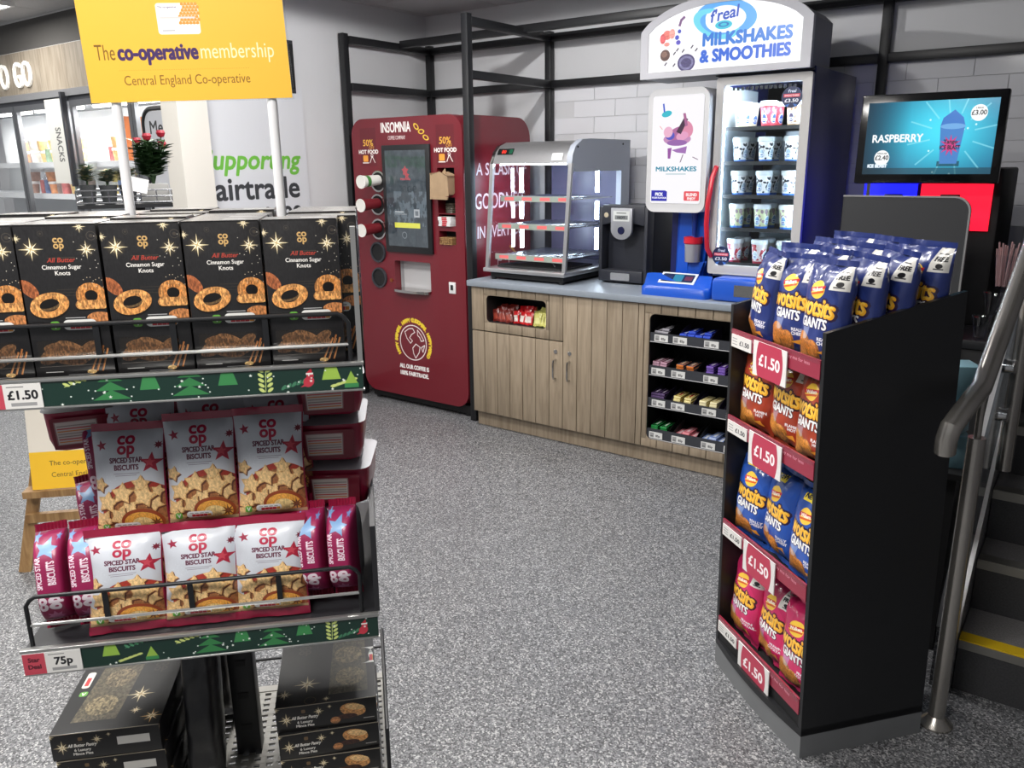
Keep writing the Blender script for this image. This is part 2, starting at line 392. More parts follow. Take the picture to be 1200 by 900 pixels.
for i, (x, y, wt) in enumerate(SPOTS):
    t = thing('downlight', 'round recessed downlight in the ceiling '+('before the hot food cabinet' if i == 0 else 'before the milkshake machine'), 'light', (x, y, 2.535))
    MB().lathe([(.05, .0), (.065, 0), (.065, .026), (.05, .026), (.05, 0)], white).build('light_frame', t)
    MB().lathe([(.0, .012), (.05, .012), (.05, .02)], dif).build('diffuser', t)
    L = bpy.data.lights.new('downlight_glow', 'SPOT'); L.energy = wt; L.spot_size = 3.1; L.spot_blend = .08; L.shadow_soft_size = .03; L.color = (1, .98, .96)
    lo = bpy.data.objects.new('downlight_glow', L); C.objects.link(lo); lo.parent = t; lo.location = (0, 0, -.005)

# ------------------------------------------------------------------ black tube frame
fr = thing('steel_frame', 'black square tube frame around the coffee machine and counter', 'frame', (-3.08, 4.2, 0))
ox, oy = 3.08, -4.2
def bar(nm, x0, x1, y0, y1, z0, z1): MB().box(x0+ox, x1+ox, y0+oy, y1+oy, z0, z1, black).build(nm, fr, bevel=.003)
T = .045
bar('post', -4.14, -4.14+T, 3.79, 3.79+T, 0, 2.36)
bar('post', -3.098, -3.098+T, 3.745, 3.745+T, 0, 2.36)
bar('post', -4.125, -4.125+T, 4.585, 4.63, .0, 2.36)
bar('post', -3.105, -3.105+T, 4.585, 4.63, .9, 2.36)
bar('post', -1.09, -1.09+T, 4.585, 4.63, .9, 2.36)
for z in (2.02, 2.30):
    bar('rail', -4.08, -3.105, 4.585, 4.63, z, z+T); bar('rail', -3.06, -1.09, 4.585, 4.63, z, z+T); bar('rail', -1.045, .76, 4.585, 4.63, z, z+T)
    bar('rail', -4.125, -4.08, 3.835, 4.585, z, z+T)
    bar('beam', -3.098, -3.053, 3.79, 4.585, z, z+T)
bar('rail', -4.08, .76, 4.28, 4.325, 2.315, 2.36)

# ------------------------------------------------------------------ coffee machine
X0, X1, YF = -4.03, -3.115, 3.752
cm = thing('coffee_machine', 'tall maroon self service coffee machine with round cup holders and screen', 'coffee machine', (-3.5725, 4.1, 0))
W_, H_ = X1-X0, 1.835-.07
cv = Cv(480, 926, maroon_c); k = 1/W_
def cx(x): return (x-X0)*k
def cz(z): return (z-.07)*k
cv.text('INSOMNIA', cx(-3.64), cz(1.748), .092, (245, 245, 240), fit=.27, bold=.0022)
cv.text('COFFEE COMPANY', cx(-3.635), cz(1.705), .034, (235, 235, 230), bold=.0005, fit=.16)
for (ax, az, rt) in ((-3.47, 1.775, .7), (-3.43, 1.745, 0), (-3.395, 1.71, .4)):
    cv.ell(cx(ax), cz(az), .028, .016, (232, 200, 60), rot=-rt, hole=.6)
for sx_ in (-3.885, -3.245):
    cv.rect(cx(sx_-.07), cz(1.55), cx(sx_+.07), cz(1.78), (100, 22, 34))
    cv.text('50%', cx(sx_), cz(1.672), .06, (240, 190, 70), bold=.001); cv.text('OFF', cx(sx_+.03), cz(1.652), .03, (240, 190, 70))
    cv.text('HOT FOOD', cx(sx_), cz(1.625), .036, (240, 240, 235), bold=.002)
    cv.rect(cx(sx_-.05), cz(1.575), cx(sx_-.005), cz(1.615), (236, 160, 60), r=.008); cv.rect(cx(sx_-.055), cz(1.565), cx(sx_), cz(1.572), (240, 240, 235))
    cv.line([(cx(sx_+.01), cz(1.57)), (cx(sx_+.03), cz(1.61)), (cx(sx_+.055), cz(1.57))], .006, (240, 240, 235))
    cv.ell(cx(sx_+.03), cz(1.612), .012, None, (240, 240, 235), hole=.6)
gx, gz, gr = cx(-3.57), cz(.44), .118*k
cv.ell(gx, gz, gr, None, (240, 238, 235), hole=.94)
for pl in ([(-.6, .55), (-.3, .75), (.0, .8), (.15, .6), (-.1, .45), (-.25, .25), (-.05, .1), (-.2, -.05), (-.45, .2), (-.6, .55)],
           [(.2, -.05), (.5, -.2), (.42, -.5), (.15, -.85), (.0, -.6), (-.05, -.3), (.2, -.05)],
           [(.35, .75), (.6, .5), (.8, .2), (.6, .15), (.5, .35), (.35, .45), (.35, .75)], [(.6, -.2), (.85, -.05), (.7, -.45), (.6, -.2)]):
    cv.line([(gx+a*gr, gz+b*gr) for a, b in pl], .007, (240, 238, 235))
def arc_text(s, r, a0, a1, size, col):
    for i, ch in enumerate(s):
        a = a0+(a1-a0)*i/(len(s)-1)
        if ch != ' ': cv.text(ch, gx+r*math.cos(a), gz+r*math.sin(a), size, col, rot=a-PI/2, bold=.004)
arc_text('HAPPY FARMERS. HAPPY CUSTOMERS. HAPPY WORLD', gr*1.16, PI+.55, -.55, .036, (238, 208, 50))
cv.text('ALL OUR COFFEE IS', gx, cz(.262), .042, (240, 238, 235), bold=.003, fit=.28)
cv.text('100% FAIRTRADE.', gx, cz(.215), .042, (240, 238, 235), bold=.003, fit=.27)
doorp = cv.mat('coffee_door_print', .34, coat=.15)
L_ = lambda x, z: (x+3.5725, z)
niche = rrect(-3.703+3.5725, .768, -3.396+3.5725, .965, .012)
pock = [(1.385, 1.535), (1.27, 1.365), (1.195, 1.265), (1.085, 1.165)]
holes = [niche]+[rrect(-3.315+3.5725, a, -3.18+3.5725, b, .006) for a, b in pock]
outer = rrect(X0+3.5725, .07, X1+3.5725, 1.835, .1, 8)
MB().plate(outer, holes, YF-4.1, YF-4.1+.075, maroon, front=doorp).build('door', cm, bevel=0)
MB().plate(rrect(X0+3.5725+.004, .074, X1+3.5725-.004, 1.831, .1, 8), [], YF-4.1+.0752, YF-4.1+.088, greyp).build('door_gasket', cm)
# body, with the chalk slogan on the side facing the counter
cv = Cv(512, 1500, maroon_c); wh = (214, 200, 208)
for s_, y_, z_ in (('A SPLASH OF', .5, 2.36), ('GOODNESS', .47, 2.03), ('IN EVERY CUP', .5, 1.74)):
    cv.text(s_, y_, z_, .17 if s_[0] != 'G' else .22, wh, fit=.86, bold=.002, shear=.06)
cv.star(.5, 1.38, .16, 9, .75, wh); cv.star(.5, 1.38, .14, 9, .75, maroon_c); cv.line([(.62, 1.62), (.78, 1.5)], .02, (190, 150, 70))
side_p = cv.mat('coffee_side_print', .34, coat=.15)
yz = [(YF-4.1+.09, .07), (.34, .07)]+[(.34-.13+.13*math.cos(a), 1.832-.13+.13*math.sin(a)) for a in [i*PI/16 for i in range(9)]]+[(YF-4.1+.09, 1.832)]
b_ = MB().plate(yz, [], X1+3.5725-.006, X0+3.5725+.006, maroon, 'x', front=side_p)
b_.build('body', cm, bevel=0)
MB().box(X0+3.5725+.02, X1+3.5725-.02, YF-4.1+.05, .32, .015, .069, blackm).build('plinth', cm)
for sx_ in (-.4, .4):
    for sy_ in (-.28, .26): MB().lathe([(.02, 0), (.02, .016)], black).build('foot', cm, (sx_, sy_, 0))
# niche: concave steel recess and drip shelf
nb = MB(); nx = (-3.703-3.396)/2+3.5725; n = 12
pts = [(nx+.15*math.cos(PI*i/n), YF-4.1+.05+.1*math.sin(PI*i/n)) for i in range(n+1)]
nb.add([(x, min(y, .0), .77) for x, y in pts]+[(x, min(y, .0), .963) for x, y in pts], [[i+1, i, n+1+i, n+2+i] for i in range(n)], steel)
nb.build('dispensing_niche', cm)
pr = [(nx-.15, YF-4.1+.02)]+[(nx+.15*math.cos(PI+PI*i/10), YF-4.1-.02+.03*math.sin(PI+PI*i/10)) for i in range(11)]+[(nx+.15, YF-4.1+.06), (nx-.15, YF-4.1+.06)]
MB().plate(pr, [], .77, .786, steel2, 'z').build('drip_shelf', cm)
for a, b in pock: MB().box(-3.32+3.5725, -3.175+3.5725, YF-4.1+.0743, YF-4.1+.075, a-.003, b+.003, blackm).build('pocket_back', cm)
# screen
cv = Cv(300, 500, (58, 66, 72)); nz = vnoise(1000, 600, 14, 3, 5)
sel = (nz > .52)[..., None]; yy = np.linspace(0, 1, 1000)[:, None, None]
cv.a = np.where(sel & (yy < .58) & (yy > .22), cv.a*1.35, cv.a); cv.a[:] += ((nz-.5)*.12)[..., None]
cv.rect(.18, .33, .82, .42, (196, 196, 74)); cv.rect(.68, .52, .82, .66, (150, 155, 160)); cv.rect(.71, .55, .79, .63, (96, 102, 108))
cv.rect(.2, .6, .42, .615, (190, 195, 198)); cv.rect(.2, .565, .5, .575, (150, 155, 158))
cv.star(.5, 1.32, .09, 5, .55, (150, 60, 66)); cv.star(.54, 1.24, .07, 5, .5, (150, 60, 66)); cv.text('insomnia', .5, 1.16, .07, (170, 70, 78), bold=.002)
cv.ell(.42, .2, .06, None, (110, 118, 124), hole=.8); cv.text('ade', .6, .95, .25, (48, 55, 60))
sc = MB().box(-3.755+3.5725, -3.358+3.5725, YF-4.1-.018, YF-4.1-.001, 1.02, 1.672, black)
scr = sc.build('screen_bezel', cm, bevel=.004)
MB().quad((-3.725+3.5725, YF-4.1-.0195, 1.06), (-3.39+3.5725, YF-4.1-.0195, 1.06), (-3.39+3.5725, YF-4.1-.0195, 1.64), (-3.725+3.5725, YF-4.1-.0195, 1.64), cv.mat('coffee_screen', .08, coat=.6, emit=.35)).build('screen', cm)
RX = Matrix.Rotation(PI/2, 4, 'X')
for (hx, hz, deep) in ((-3.80, 1.455, 0), (-3.815, 1.312, 0), (-3.82, 1.158, 0), (-3.84, 1.01, 1), (-3.84, .845, 1)):
    MB().lathe([(.055, -.002), (.066, -.002), (.066, .012), (.055, .012), (.055, -.002)], steel2 if not deep else dgrey, 24, RX).build('cup_holder_ring', cm, (hx+3.5725, YF-4.1-.002, hz))
    MB().lathe([(0, .0), (.056, .0), (.056, .004)], blackm, 24, RX).build('cup_holder_hole', cm, (hx+3.5725, YF-4.1-.002, hz))
MB().box(-.0, .052, -.006, 0, 0, .07, white).box(.014, .038, -.009, -.006, .02, .055, black).build('card_reader', cm, (-3.245+3.5725, YF-4.1, .79), bevel=.003)
MB().lathe([(.0, 0), (.012, 0), (.012, .006), (0, .006)], mat('copper_lock', S(176, 110, 70), .3, 1), 14, RX).build('lock', cm, (-3.735+3.5725, YF-4.1, .835))
# cups in the holders
cupw = mat('paper_cup_white', S(232, 230, 224), .5); cupr = mat('paper_cup_red', S(112, 20, 32), .5); cupg = mat('cup_green_print', S(70, 130, 64), .5)
def paper_cup(label, z, x, body, stripe):
    M = Matrix.Translation((0, 0, 0)) @ Matrix.Rotation(-PI/2-.12, 4, 'X')
    t = thing('paper_cup', label, 'cup', (x, YF-.16, z))
    M = Matrix.Rotation(PI/2+.06, 4, 'X')
    MB().lathe([(.031, -.15), (.034, -.08), (.0345, -.06)], body, 20, M).lathe([(.0345, -.06), (.036, -.03)], stripe, 20, M).lathe([(.036, -.03), (.0385, -.004)], body, 20, M).build('cup_wall', t)
    MB().lathe([(.0385, -.004), (.041, -.003), (.041, .002), (.0385, .003), (.036, .001), (.0, .001)], cupw, 20, M).build('cup_rim', t)
paper_cup('white paper cup with green print in the top holder of the coffee machine', 1.455, -3.80, cupw, cupg)
paper_cup('dark red paper cup in the middle holder of the coffee machine', 1.312, -3.815, cupr, cupr)
paper_cup('dark red paper cup in the third holder of the coffee machine', 1.158, -3.82, cupr, cupr)
kraft = mat('kraft_paper', S(168, 142, 112), .8, nscale=20, namt=.08)
t = thing('napkin_pack', 'crumpled brown paper napkin pack sticking out of the machine pocket', 'napkins', (-3.2475, YF+.02, 1.39))
b_ = MB().plate([(-.075, -.03), (.06, -.01), (.064, .1), (.0, .118), (-.07, .11)], [], -.075, .0, kraft).build('pack_body', t, bevel=.006)
MB().plate([(-.06, -.035), (.055, -.038), (.06, -.02), (-.06, -.02)], [], -.078, -.07, kraft).plate([(-.01, .112), (.02, .14), (.03, .11)], [], -.05, -.045, kraft).build('torn_flap', t)
t = thing('lid_stack', 'small stack of dark cup lids in the second machine pocket', 'lids', (-3.2475, YF+.04, 1.2705))
for i in range(5): MB().lathe([(.03, 0), (.034, .002), (.03, .01), (0, .011)], mat('lid_dark', S(70, 64, 52), .4), 18).build('lid', t, (0, 0, i*.012))
t = thing('sachet_stack', 'white and red sachets filling the third machine pocket', 'sachets', (-3.2475, YF+.03, 1.196))
for i in range(5): MB().box(-.05, .05, -.05, .02, 0, .01, white).box(-.02, .02, -.051, -.0495, .001, .009, red).build('sachet', t, (rnd.uniform(-.006, .006), 0, i*.011), (0, 0, rnd.uniform(-.15, .15)))
t = thing('stirrer_bundle', 'wooden stirrers lying in the bottom machine pocket', 'stirrers', (-3.2475, YF+.03, 1.086))
for i in range(8):
    for j in range(5): MB().box(-.004, .004, -.045, .03, 0, .006, pine).build('stirrer', t, (-.045+i*.0125, 0, j*.009), (0, 0, rnd.uniform(-.06, .06)))

# ------------------------------------------------------------------ counter cabinets
YC = 3.675; PW = .0918; XL = -3.011
def cabinet(label, x0, x1):
    t = thing('counter_cabinet', label, 'cabinet', (x0, YC+.02, 0))
    w_ = x1-x0
    MB().box(.001, .016, .002, .6, .1, .862, blackm).box(w_-.016, w_-.001, .002, .6, .1, .862, blackm).box(.016, w_-.016, .58, .6, .1, .862, blackm).box(.016, w_-.016, .002, .58, .1, .115, blackm).build('carcass', t, smooth=0)
    MB().box(.0, w_, .022, .04, .004, .098, oak).build('plinth', t, smooth=0)
    return t
pk = {}
def plank(par, x, w_, z0, z1, nm='plank'):
    key = (round(w_, 4), round(z1-z0, 4))
    if key not in pk: pk[key] = MB().box(.0018, w_-.0018, -.02, 0, .0008, z1-z0-.0008, oak).mesh('plank', bevel=.0022)
    return link(nm, pk[key], par, (x, 0, z0))
def handle(par, x, z):
    h = MB().tube([(x, -.02, z), (x, -.045, z+.004), (x, -.05, z+.02), (x, -.05, z+.09), (x, -.045, z+.106), (x, -.02, z+.11)], .005, steel2).build('handle', par)
    MB().lathe([(.0, 0), (.012, 0), (.012, .004), (.008, .006), (0, .006)], steel2, 16, Matrix.Translation((x, -.02, z+.155)) @ RX).build('lock', par)
c1 = cabinet('wooden counter cabinet with sachet slot drawer beside the coffee machine', XL, XL+7*PW)
c2 = cabinet('wooden counter cabinet with one tall planked door in the middle', XL+7*PW, XL+12.38*PW)
c3 = cabinet('wooden counter cabinet with open black chocolate shelves at its right end', XL+12.38*PW, -1.16)
dw = MB().box(0, .001, 0, .001, .6, .601, blackm)
# drawer front with slot
ZD = .602
d = MB().box(.004, 7*PW-.004, .0005, .0015, ZD+.01, ZD+.035, blackm).build('drawer', c1)
sl0, sl1, sb, st = -2.9-XL, -2.478-XL, .658, .82
for i in range(7):
    a, b = i*PW, (i+1)*PW
    lo, hi = max(a, sl0), min(b, sl1)
    if hi-lo < .01: plank(d, a, PW, ZD+.003, .862)
    else:
        if lo > a+.01: plank(d, a, lo-a, sb, st)
        if hi < b-.01: plank(d, hi, b-hi, sb, st)
        plank(d, a, PW, ZD+.003, sb); plank(d, a, PW, st, .862)
MB().plate(rrect(sl0-.001, sb-.001, sl1+.001, st+.001, .002), [rrect(sl0+.002, sb+.002, sl1-.002, st-.002, .026)], -.0195, .0, oak, side=black).build('slot_surround', d)
MB().box(sl0-.005, sl1+.005, .2, .205, sb-.01, st+.02, blackm).box(sl0-.005, sl1+.005, .003, .2, sb-.008, sb, blackm).box(sl0-.006, sl0, .003, .2, sb, st+.02, blackm).box(sl1, sl1+.006, .003, .2, sb, st+.02, blackm).box(sl0, sl1, .003, .2, st+.012, st+.02, blackm).build('slot_bin', d)
for f_ in (.36, .7):
    xd = sl0+(sl1-sl0)*f_
    MB().plate([(.0, sb+.002), (.18, sb+.002), (.18, st+.008), (.1, st+.008)], [], xd-.001, xd+.001, acr, 'x').build('slot_divider', d)
# doors
def door(par, n0, n1, z0, z1, hx):
    dd = MB().box(.004, (n1-n0)*PW-.004, .0005, .0015, z0+.01, z1-.01, blackm).build('door', par)
    i = n0
    while i < n1-.01:
        w_ = min(PW, (n1-i)*PW); plank(dd, (i-n0)*PW, w_, z0, z1); i += 1
    handle(dd, hx, .388); return dd
door(c1, 0, 7, .1, ZD-.002, 6.5*PW)
door(c2, 0, 5.38, .1, .862, .5*PW)
# shelf unit with planks round the opening
fx = XL+12.38*PW; op0, op1 = -1.846-fx, -1.2-fx; ob, ot = .145, .815
fw_ = MB().box(.002, .01, .0005, .0015, .12, .85, blackm).build('face', c3)
plank(fw_, 0, op0, ob, ot)
for i in range(8):
    a = i*PW; 
    if fx+a+PW > -1.15: break
    plank(fw_, a, PW, ot, .862); plank(fw_, a, PW, .1, ob)
MB().plate(rrect(op0, ob, op1, ot, .002), [rrect(op0+.002, ob+.002, op1-.002, ot-.002, .03)], -.0195, .0, oak, side=black).build('opening_surround', c3)
cv = Cv(96, 44, (214, 214, 212)); cv.rect(.06, .05, .36, .4, (150, 150, 150)); cv.rect(.1, .12, .3, .18, (90, 90, 90)); cv.text('85p', .66, .12, .22, (90, 90, 92), bold=.01)
ticket = cv.mat('shelf_ticket', .5)
shz = [(.715, .67), (.543, .495), (.371, .326), (.202, .15)]
for zt, zb in shz:
    zs = zb+.008
    s_ = MB().box(op0-.005, op1+.004, .004, .3, zs-.006, zs, blackm).build('shelf', c3)
    e_ = MB().box(op0+.004, op1-.004, -.014, -.004, zb, zt, dgrey).box(op0+.004, op1-.004, -.016, -.013, zb-.003, zb, greyp).build('edge_strip', s_)
    for fx_ in (.02, .14, .3, .43, .56):
        MB().box(0, .075, -.002, 0, 0, .034, white, front=ticket).build('ticket', s_, (op0+fx_+rnd.uniform(-.01, .01), -.0155, zb+.004))
MB().box(op0-.006, op1+.005, .3, .305, .13, .84, blackm).build('shelf_back', c3)
wt_ = MB().box(-3.03, -1.14, 3.655, 4.57, .865, .898, worktop_m).build('worktop', bevel=.003)
tag(wt_, 'long grey laminate worktop over the wooden counter cabinets', 'worktop')

# chocolate bars on the counter shelves
def bar_mesh(key, base, accent, stripe):
    cv = Cv(64, 160, base); cv.rect(.25, .4, .75, 2.1, accent); cv.rect(.35, .6, .62, 1.9, stripe); cv.rect(0, 0, 1, .08, (200, 200, 205)); cv.rect(0, 2.42, 1, 2.5, (200, 200, 205))
    mt = cv.mat('wrapper_'+key, .25, coat=.3); sm = mat('wrap_side_'+key, S(*base), .25, coat=.3)
    m = MB().box(-.019, .019, 0, .11, 0, .013, sm, top=mt, front=mat('wrap_end_'+key, S(*accent), .3)); me = m.mesh('chocolate_bar', bevel=.003)
    return me
BARS = {'silver': ((60, 56, 66), (170, 168, 176), (230, 230, 232)), 'blue': ((34, 44, 150), (60, 90, 210), (220, 226, 240)), 'redgold': ((150, 30, 34), (226, 190, 90), (240, 236, 226)),
        'mauve': ((120, 70, 86), (190, 150, 168), (226, 210, 216)), 'teal': ((26, 96, 128), (206, 116, 52), (230, 214, 190)), 'purple': ((64, 34, 120), (120, 90, 176), (232, 226, 240)),
        'gold': ((186, 158, 70), (236, 222, 160), (176, 50, 44)), 'cream': ((220, 204, 140), (240, 230, 186), (190, 160, 90)), 'green': ((26, 80, 44), (40, 140, 70), (210, 220, 210)),
        'pink': ((214, 112, 128), (238, 160, 168), (246, 210, 214)), 'sky': ((120, 150, 220), (190, 206, 240), (240, 244, 250)), 'dark': ((44, 30, 60), (90, 70, 110), (200, 190, 210))}
barm = {k_: bar_mesh(k_, *v_) for k_, v_ in BARS.items()}
names = {'silver': 'silver wrapped', 'blue': 'bright blue', 'redgold': 'red and gold', 'mauve': 'mauve', 'teal': 'teal and orange', 'purple': 'purple', 'gold': 'gold and red', 'cream': 'pale gold', 'green': 'dark green', 'pink': 'pink', 'sky': 'pale blue', 'dark': 'dark purple'}
traym = mat('tray_card', S(38, 30, 56), .6); trayk = mat('tray_black', S(26, 26, 28), .6); trayg = mat('tray_gold', S(190, 160, 80), .5)
rows = [[('silver', .01, .085, 3, trayk), ('blue', .15, .17, 3, traym), ('redgold', .42, .12, 2, trayk)],
        [('mauve', .005, .09, 4, trayk), ('teal', .13, .12, 4, trayk), ('purple', .29, .125, 5, traym), ('gold', .45, .1, 3, trayg)],
        [('dark', .005, .08, 4, traym), ('gold', .12, .125, 4, traym), ('cream', .265, .115, 4, traym), ('dark', .41, .12, 4, traym)],
        [('green', .005, .11, 4, trayk), ('pink', .14, .13, 2, trayk), ('sky', .285, .13, 2, trayk), ('sky', .425, .14, 2, trayk)]]
ordn = ['top', 'second', 'third', 'bottom']
for ri, row in enumerate(rows):
    zs = shz[ri][1]+.0085
    for (key, xo, wd, nst, tm_) in row:
        bx = fx+op0+xo
        place = ('first tray' if xo < .1 else 'second tray' if xo < .2 else 'third tray' if xo < .4 else 'last tray')
        tr = thing('bar_tray', '%s tray of %s bars, %s counter shelf, %s from left' % ('gold card' if tm_ is trayg else 'dark card', names[key], ordn[ri], place.replace(' tray', '')), 'tray', (bx, YC+.022, zs))
        MB().box(0, wd, .002, .15, 0, .002, tm_).build('tray_floor', tr)
        for xa_ in (0, wd-.002): MB().plate([(.002, .002), (.15, .002), (.15, .075), (.075, .06), (.002, .03)], [], xa_, xa_+.002, tm_, 'x').build('tray_side', tr)
        MB().box(.002, wd-.002, .0, .002, 0, .022, tm_).build('tray_lip', tr)
        nc = max(2, int((wd-.006)/.04))
        for i in range(nc):
            for j in range(nst+ (1 if i % 2 and nst < 4 else 0)):
                o = link('chocolate_bar', barm[key], None, (bx+.003+(i+.5)*(wd-.006)/nc, YC+.028+rnd.uniform(0, .008)+(.014 if j == nst else 0), zs+.0025+j*.0138), (0, 0, rnd.uniform(-.05, .05)))
                tag(o, '%s chocolate bar, %s counter shelf, %s, %s column, %s' % (names[key], ordn[ri], place, ('left', 'second', 'third', 'fourth')[i], ('lowest', 'second up', 'third up', 'fourth up', 'fifth up', 'sixth up')[j]), 'chocolate bar', '%s bars on the %s counter shelf' % (names[key], ordn[ri]))
# sachets in the drawer slot
def sachet_mesh(key, a, b):
    m = MB(); mt = mat('sachet_'+key, S(*a), .3, coat=.3); m2 = mat('sachet_print_'+key, S(*b), .4); n = 6; vs = []
    for j in range(n+1):
        for i in range(n+1):
            u, v = i/n*2-1, j/n*2-1; t_ = .007*max(0, (1-u**4))*max(0, (1-v**4)); vs.append((u*.024, -t_+.002*math.sin(u*5+v*3), v*.036+.036))
    fs = [[j*(n+1)+i, j*(n+1)+i+1, (j+1)*(n+1)+i+1, (j+1)*(n+1)+i] for j in range(n) for i in range(n)]
    mid = [f for q, f in enumerate(fs) if 1 <= q % n <= 4 and 1 <= q//n <= 3]
    m.add(vs, [f for f in fs if f not in mid], mt); m.add(vs, mid, m2)
    m.add([(x, .003-y*.6, z) for x, y, z in vs], [f[::-1] for f in fs], mt)
    return m.mesh('sachet')
sm = {'brown': sachet_mesh('brown', (112, 34, 28), (150, 60, 44)), 'red': sachet_mesh('red', (196, 28, 34), (226, 214, 206)), 'yellow': sachet_mesh('yellow', (206, 202, 112), (226, 222, 150))}
for key, a, b, cnt, lb in (('brown', .01, .145, 12, 'brown sauce sachet standing in the left slot of the counter drawer'), ('red', .165, .28, 12, 'red ketchup sachet in the middle slot of the counter drawer'), ('yellow', .305, .405, 14, 'pale yellow sachet heaped in the right slot of the counter drawer')):
    for i in range(cnt):
        row = i % 3; f_ = (i//3+.5)/(cnt/3)
        o = link('sachet', sm[key], None, (XL+sl0+a+(b-a)*f_+rnd.uniform(-.008, .008), YC+.05+row*.03, sb+.003+row*.012), (rnd.uniform(-.5, -.15), rnd.uniform(-.35, .35), rnd.uniform(-.3, .3)))
        tag(o, lb, 'sachet', key+' sachets in the counter drawer')

# ------------------------------------------------------------------ hot food cabinet
hx0, hx1, hy0, hy1 = -2.965, -2.415, 3.76, 4.47
hc = thing('hot_food_cabinet', 'stainless steel hot food display cabinet with sloping glass and three lit shelves', 'display cabinet', (hx0, hy0, .898))
w_ = hx1-hx0; dp = hy1-hy0
MB().box(.02, w_-.02, .02, dp-.02, .012, .045, blackm).build('base', hc, bevel=.003)
for fx_ in (.04, w_-.04):
    for fy_ in (.03, dp-.05): MB().lathe([(.015, 0), (.015, .012)], black, 12).build('foot', hc, (fx_, fy_, 0))
MB().box(-.012, w_+.004, -.012, dp, .045, .068, steel).build('base_frame', hc, bevel=.004)
hood = [(.06, .655), (.075, .69), (.09, .72), (.13, .755), (.19, .775), (dp, .78), (dp, .66), (.1, .655)]
MB().plate(hood, [], .02, w_-.03, steel, 'x').build('hood', hc, bevel=0)
endp = [(.06, .645), (.07, .7), (.1, .745), (.17, .78), (.25, .785), (dp, .785), (dp, .05), (dp-.1, .05), (dp-.1, .61), (.11, .61)]
MB().plate(endp, [], w_+.004, w_-.03, mat('grey_end_panel', S(172, 178, 190), .45), 'x').build('end_panel', hc, bevel=.003)
for p_ in ((.12, .74), (.62, .76)): MB().lathe([(0, 0), (.006, 0), (.006, .003), (0, .003)], blackm, 10, Matrix.Translation((w_+.004, p_[0], p_[1])) @ Matrix.Rotation(PI/2, 4, 'Y')).build('screw', hc)
MB().plate([(x, z) for x, z in endp], [], -.004, .02, mat('chrome_end', S(150, 150, 152), .2, 1), 'x').build('hood_end_cap', hc) if False else MB().plate(hood, [], -.002, .02, steel2, 'x').build('hood_end_cap', hc)
MB().box(.0, w_-.03, dp-.012, dp-.002, .068, .66, mat('cabinet_back_glass', S(112, 114, 146), .25)).build('back_panel', hc)
gz0, gz1 = .07, .655
def slope(z): return .0+(.062-.0)*(z-gz0)/(gz1-gz0)
fg = MB(); fg.add([(.018, slope(gz0), gz0), (w_-.02, slope(gz0), gz0), (w_-.02, slope(gz1), gz1), (.018, slope(gz1), gz1)], [[0, 1, 2, 3]], gl); fg.build('front_glass', hc)
for gx_, nm in ((.004, 0), (w_-.012, 1)):
    MB().plate([(slope(gz0)+.012, gz0), (dp-.1 if nm else dp-.02, gz0), (dp-.1 if nm else dp-.02, .61), (slope(gz1)+.012, .655)], [], gx_, gx_+.004, gl, 'x').build('side_glass', hc)
    MB().plate([(slope(gz0)-.004, gz0-.002), (slope(gz0)+.014, gz0-.002), (slope(gz1)+.014, gz1), (slope(gz1)-.004, gz1)], [], gx_-.004, gx_+.018, steel, 'x').build('corner_trim', hc)
stripc = Cv(256, 20, (150, 160, 150))
for q in range(4): stripc.rect(.06+q*.26, .015, .2+q*.26, .06, (236, 110, 110))
stripm = stripc.mat('shelf_edge_print', .3)
wire = mat('shelf_wire', S(190, 192, 196), .25, 1)
for sz, y0 in ((.455, .13), (.3, .1), (.125, .07)):
    s_ = MB().box(.03, w_-.05, y0, dp-.11, sz, sz+.006, steel2).build('shelf', hc)
    MB().box(.025, w_-.045, y0-.008, y0, sz-.012, sz+.02, greyp, front=stripm).build('shelf_edge', s_)
    for q in range(12): MB().tube([(.04+q*.037, y0+.01, sz+.012), (.04+q*.037, dp-.12, sz+.012)], .0022, wire, 6).build('wire', s_)
MB().box(.05, w_-.06, .05, .4, .07, .08, blackm).build('heater_tray', hc)
for q, (xa, ya, xb, yb) in enumerate(((.06, .06, .2, .3), (.26, .3, .42, .1))): MB().tube([(xa, ya, .085), (xb, yb, .09)], .004, wire, 6).build('tray_rod', hc)
for (lx, ly) in ((.035, .3), (w_-.06, .42)):
    for za, zb in ((.49, .63), (.335, .44), (.16, .285)): MB().box(lx, lx+.012, ly, ly+.022, za, zb, led).build('lamp_strip', hc)
MB().box(.04, w_-.05, .1, .115, .648, .654, led).build('hood_lamp', hc)
cv = Cv(120, 44, (18, 22, 22)); cv.text('80', .4, .08, .28, (220, 50, 40), bold=.01); cv.rect(.72, .05, .95, .32, (24, 70, 50))
pm = MB().quad((.035, .0805, .705), (.145, .0805, .705), (.145, .1005, .738), (.035, .1005, .738), cv.mat('thermostat_display', .2, emit=.5)); pm.build('thermostat', hc)
MB().quad((.42, .0615, .67), (.49, .0615, .67), (.49, .0755, .708), (.42, .0755, .708), white).build('label_sticker', hc)

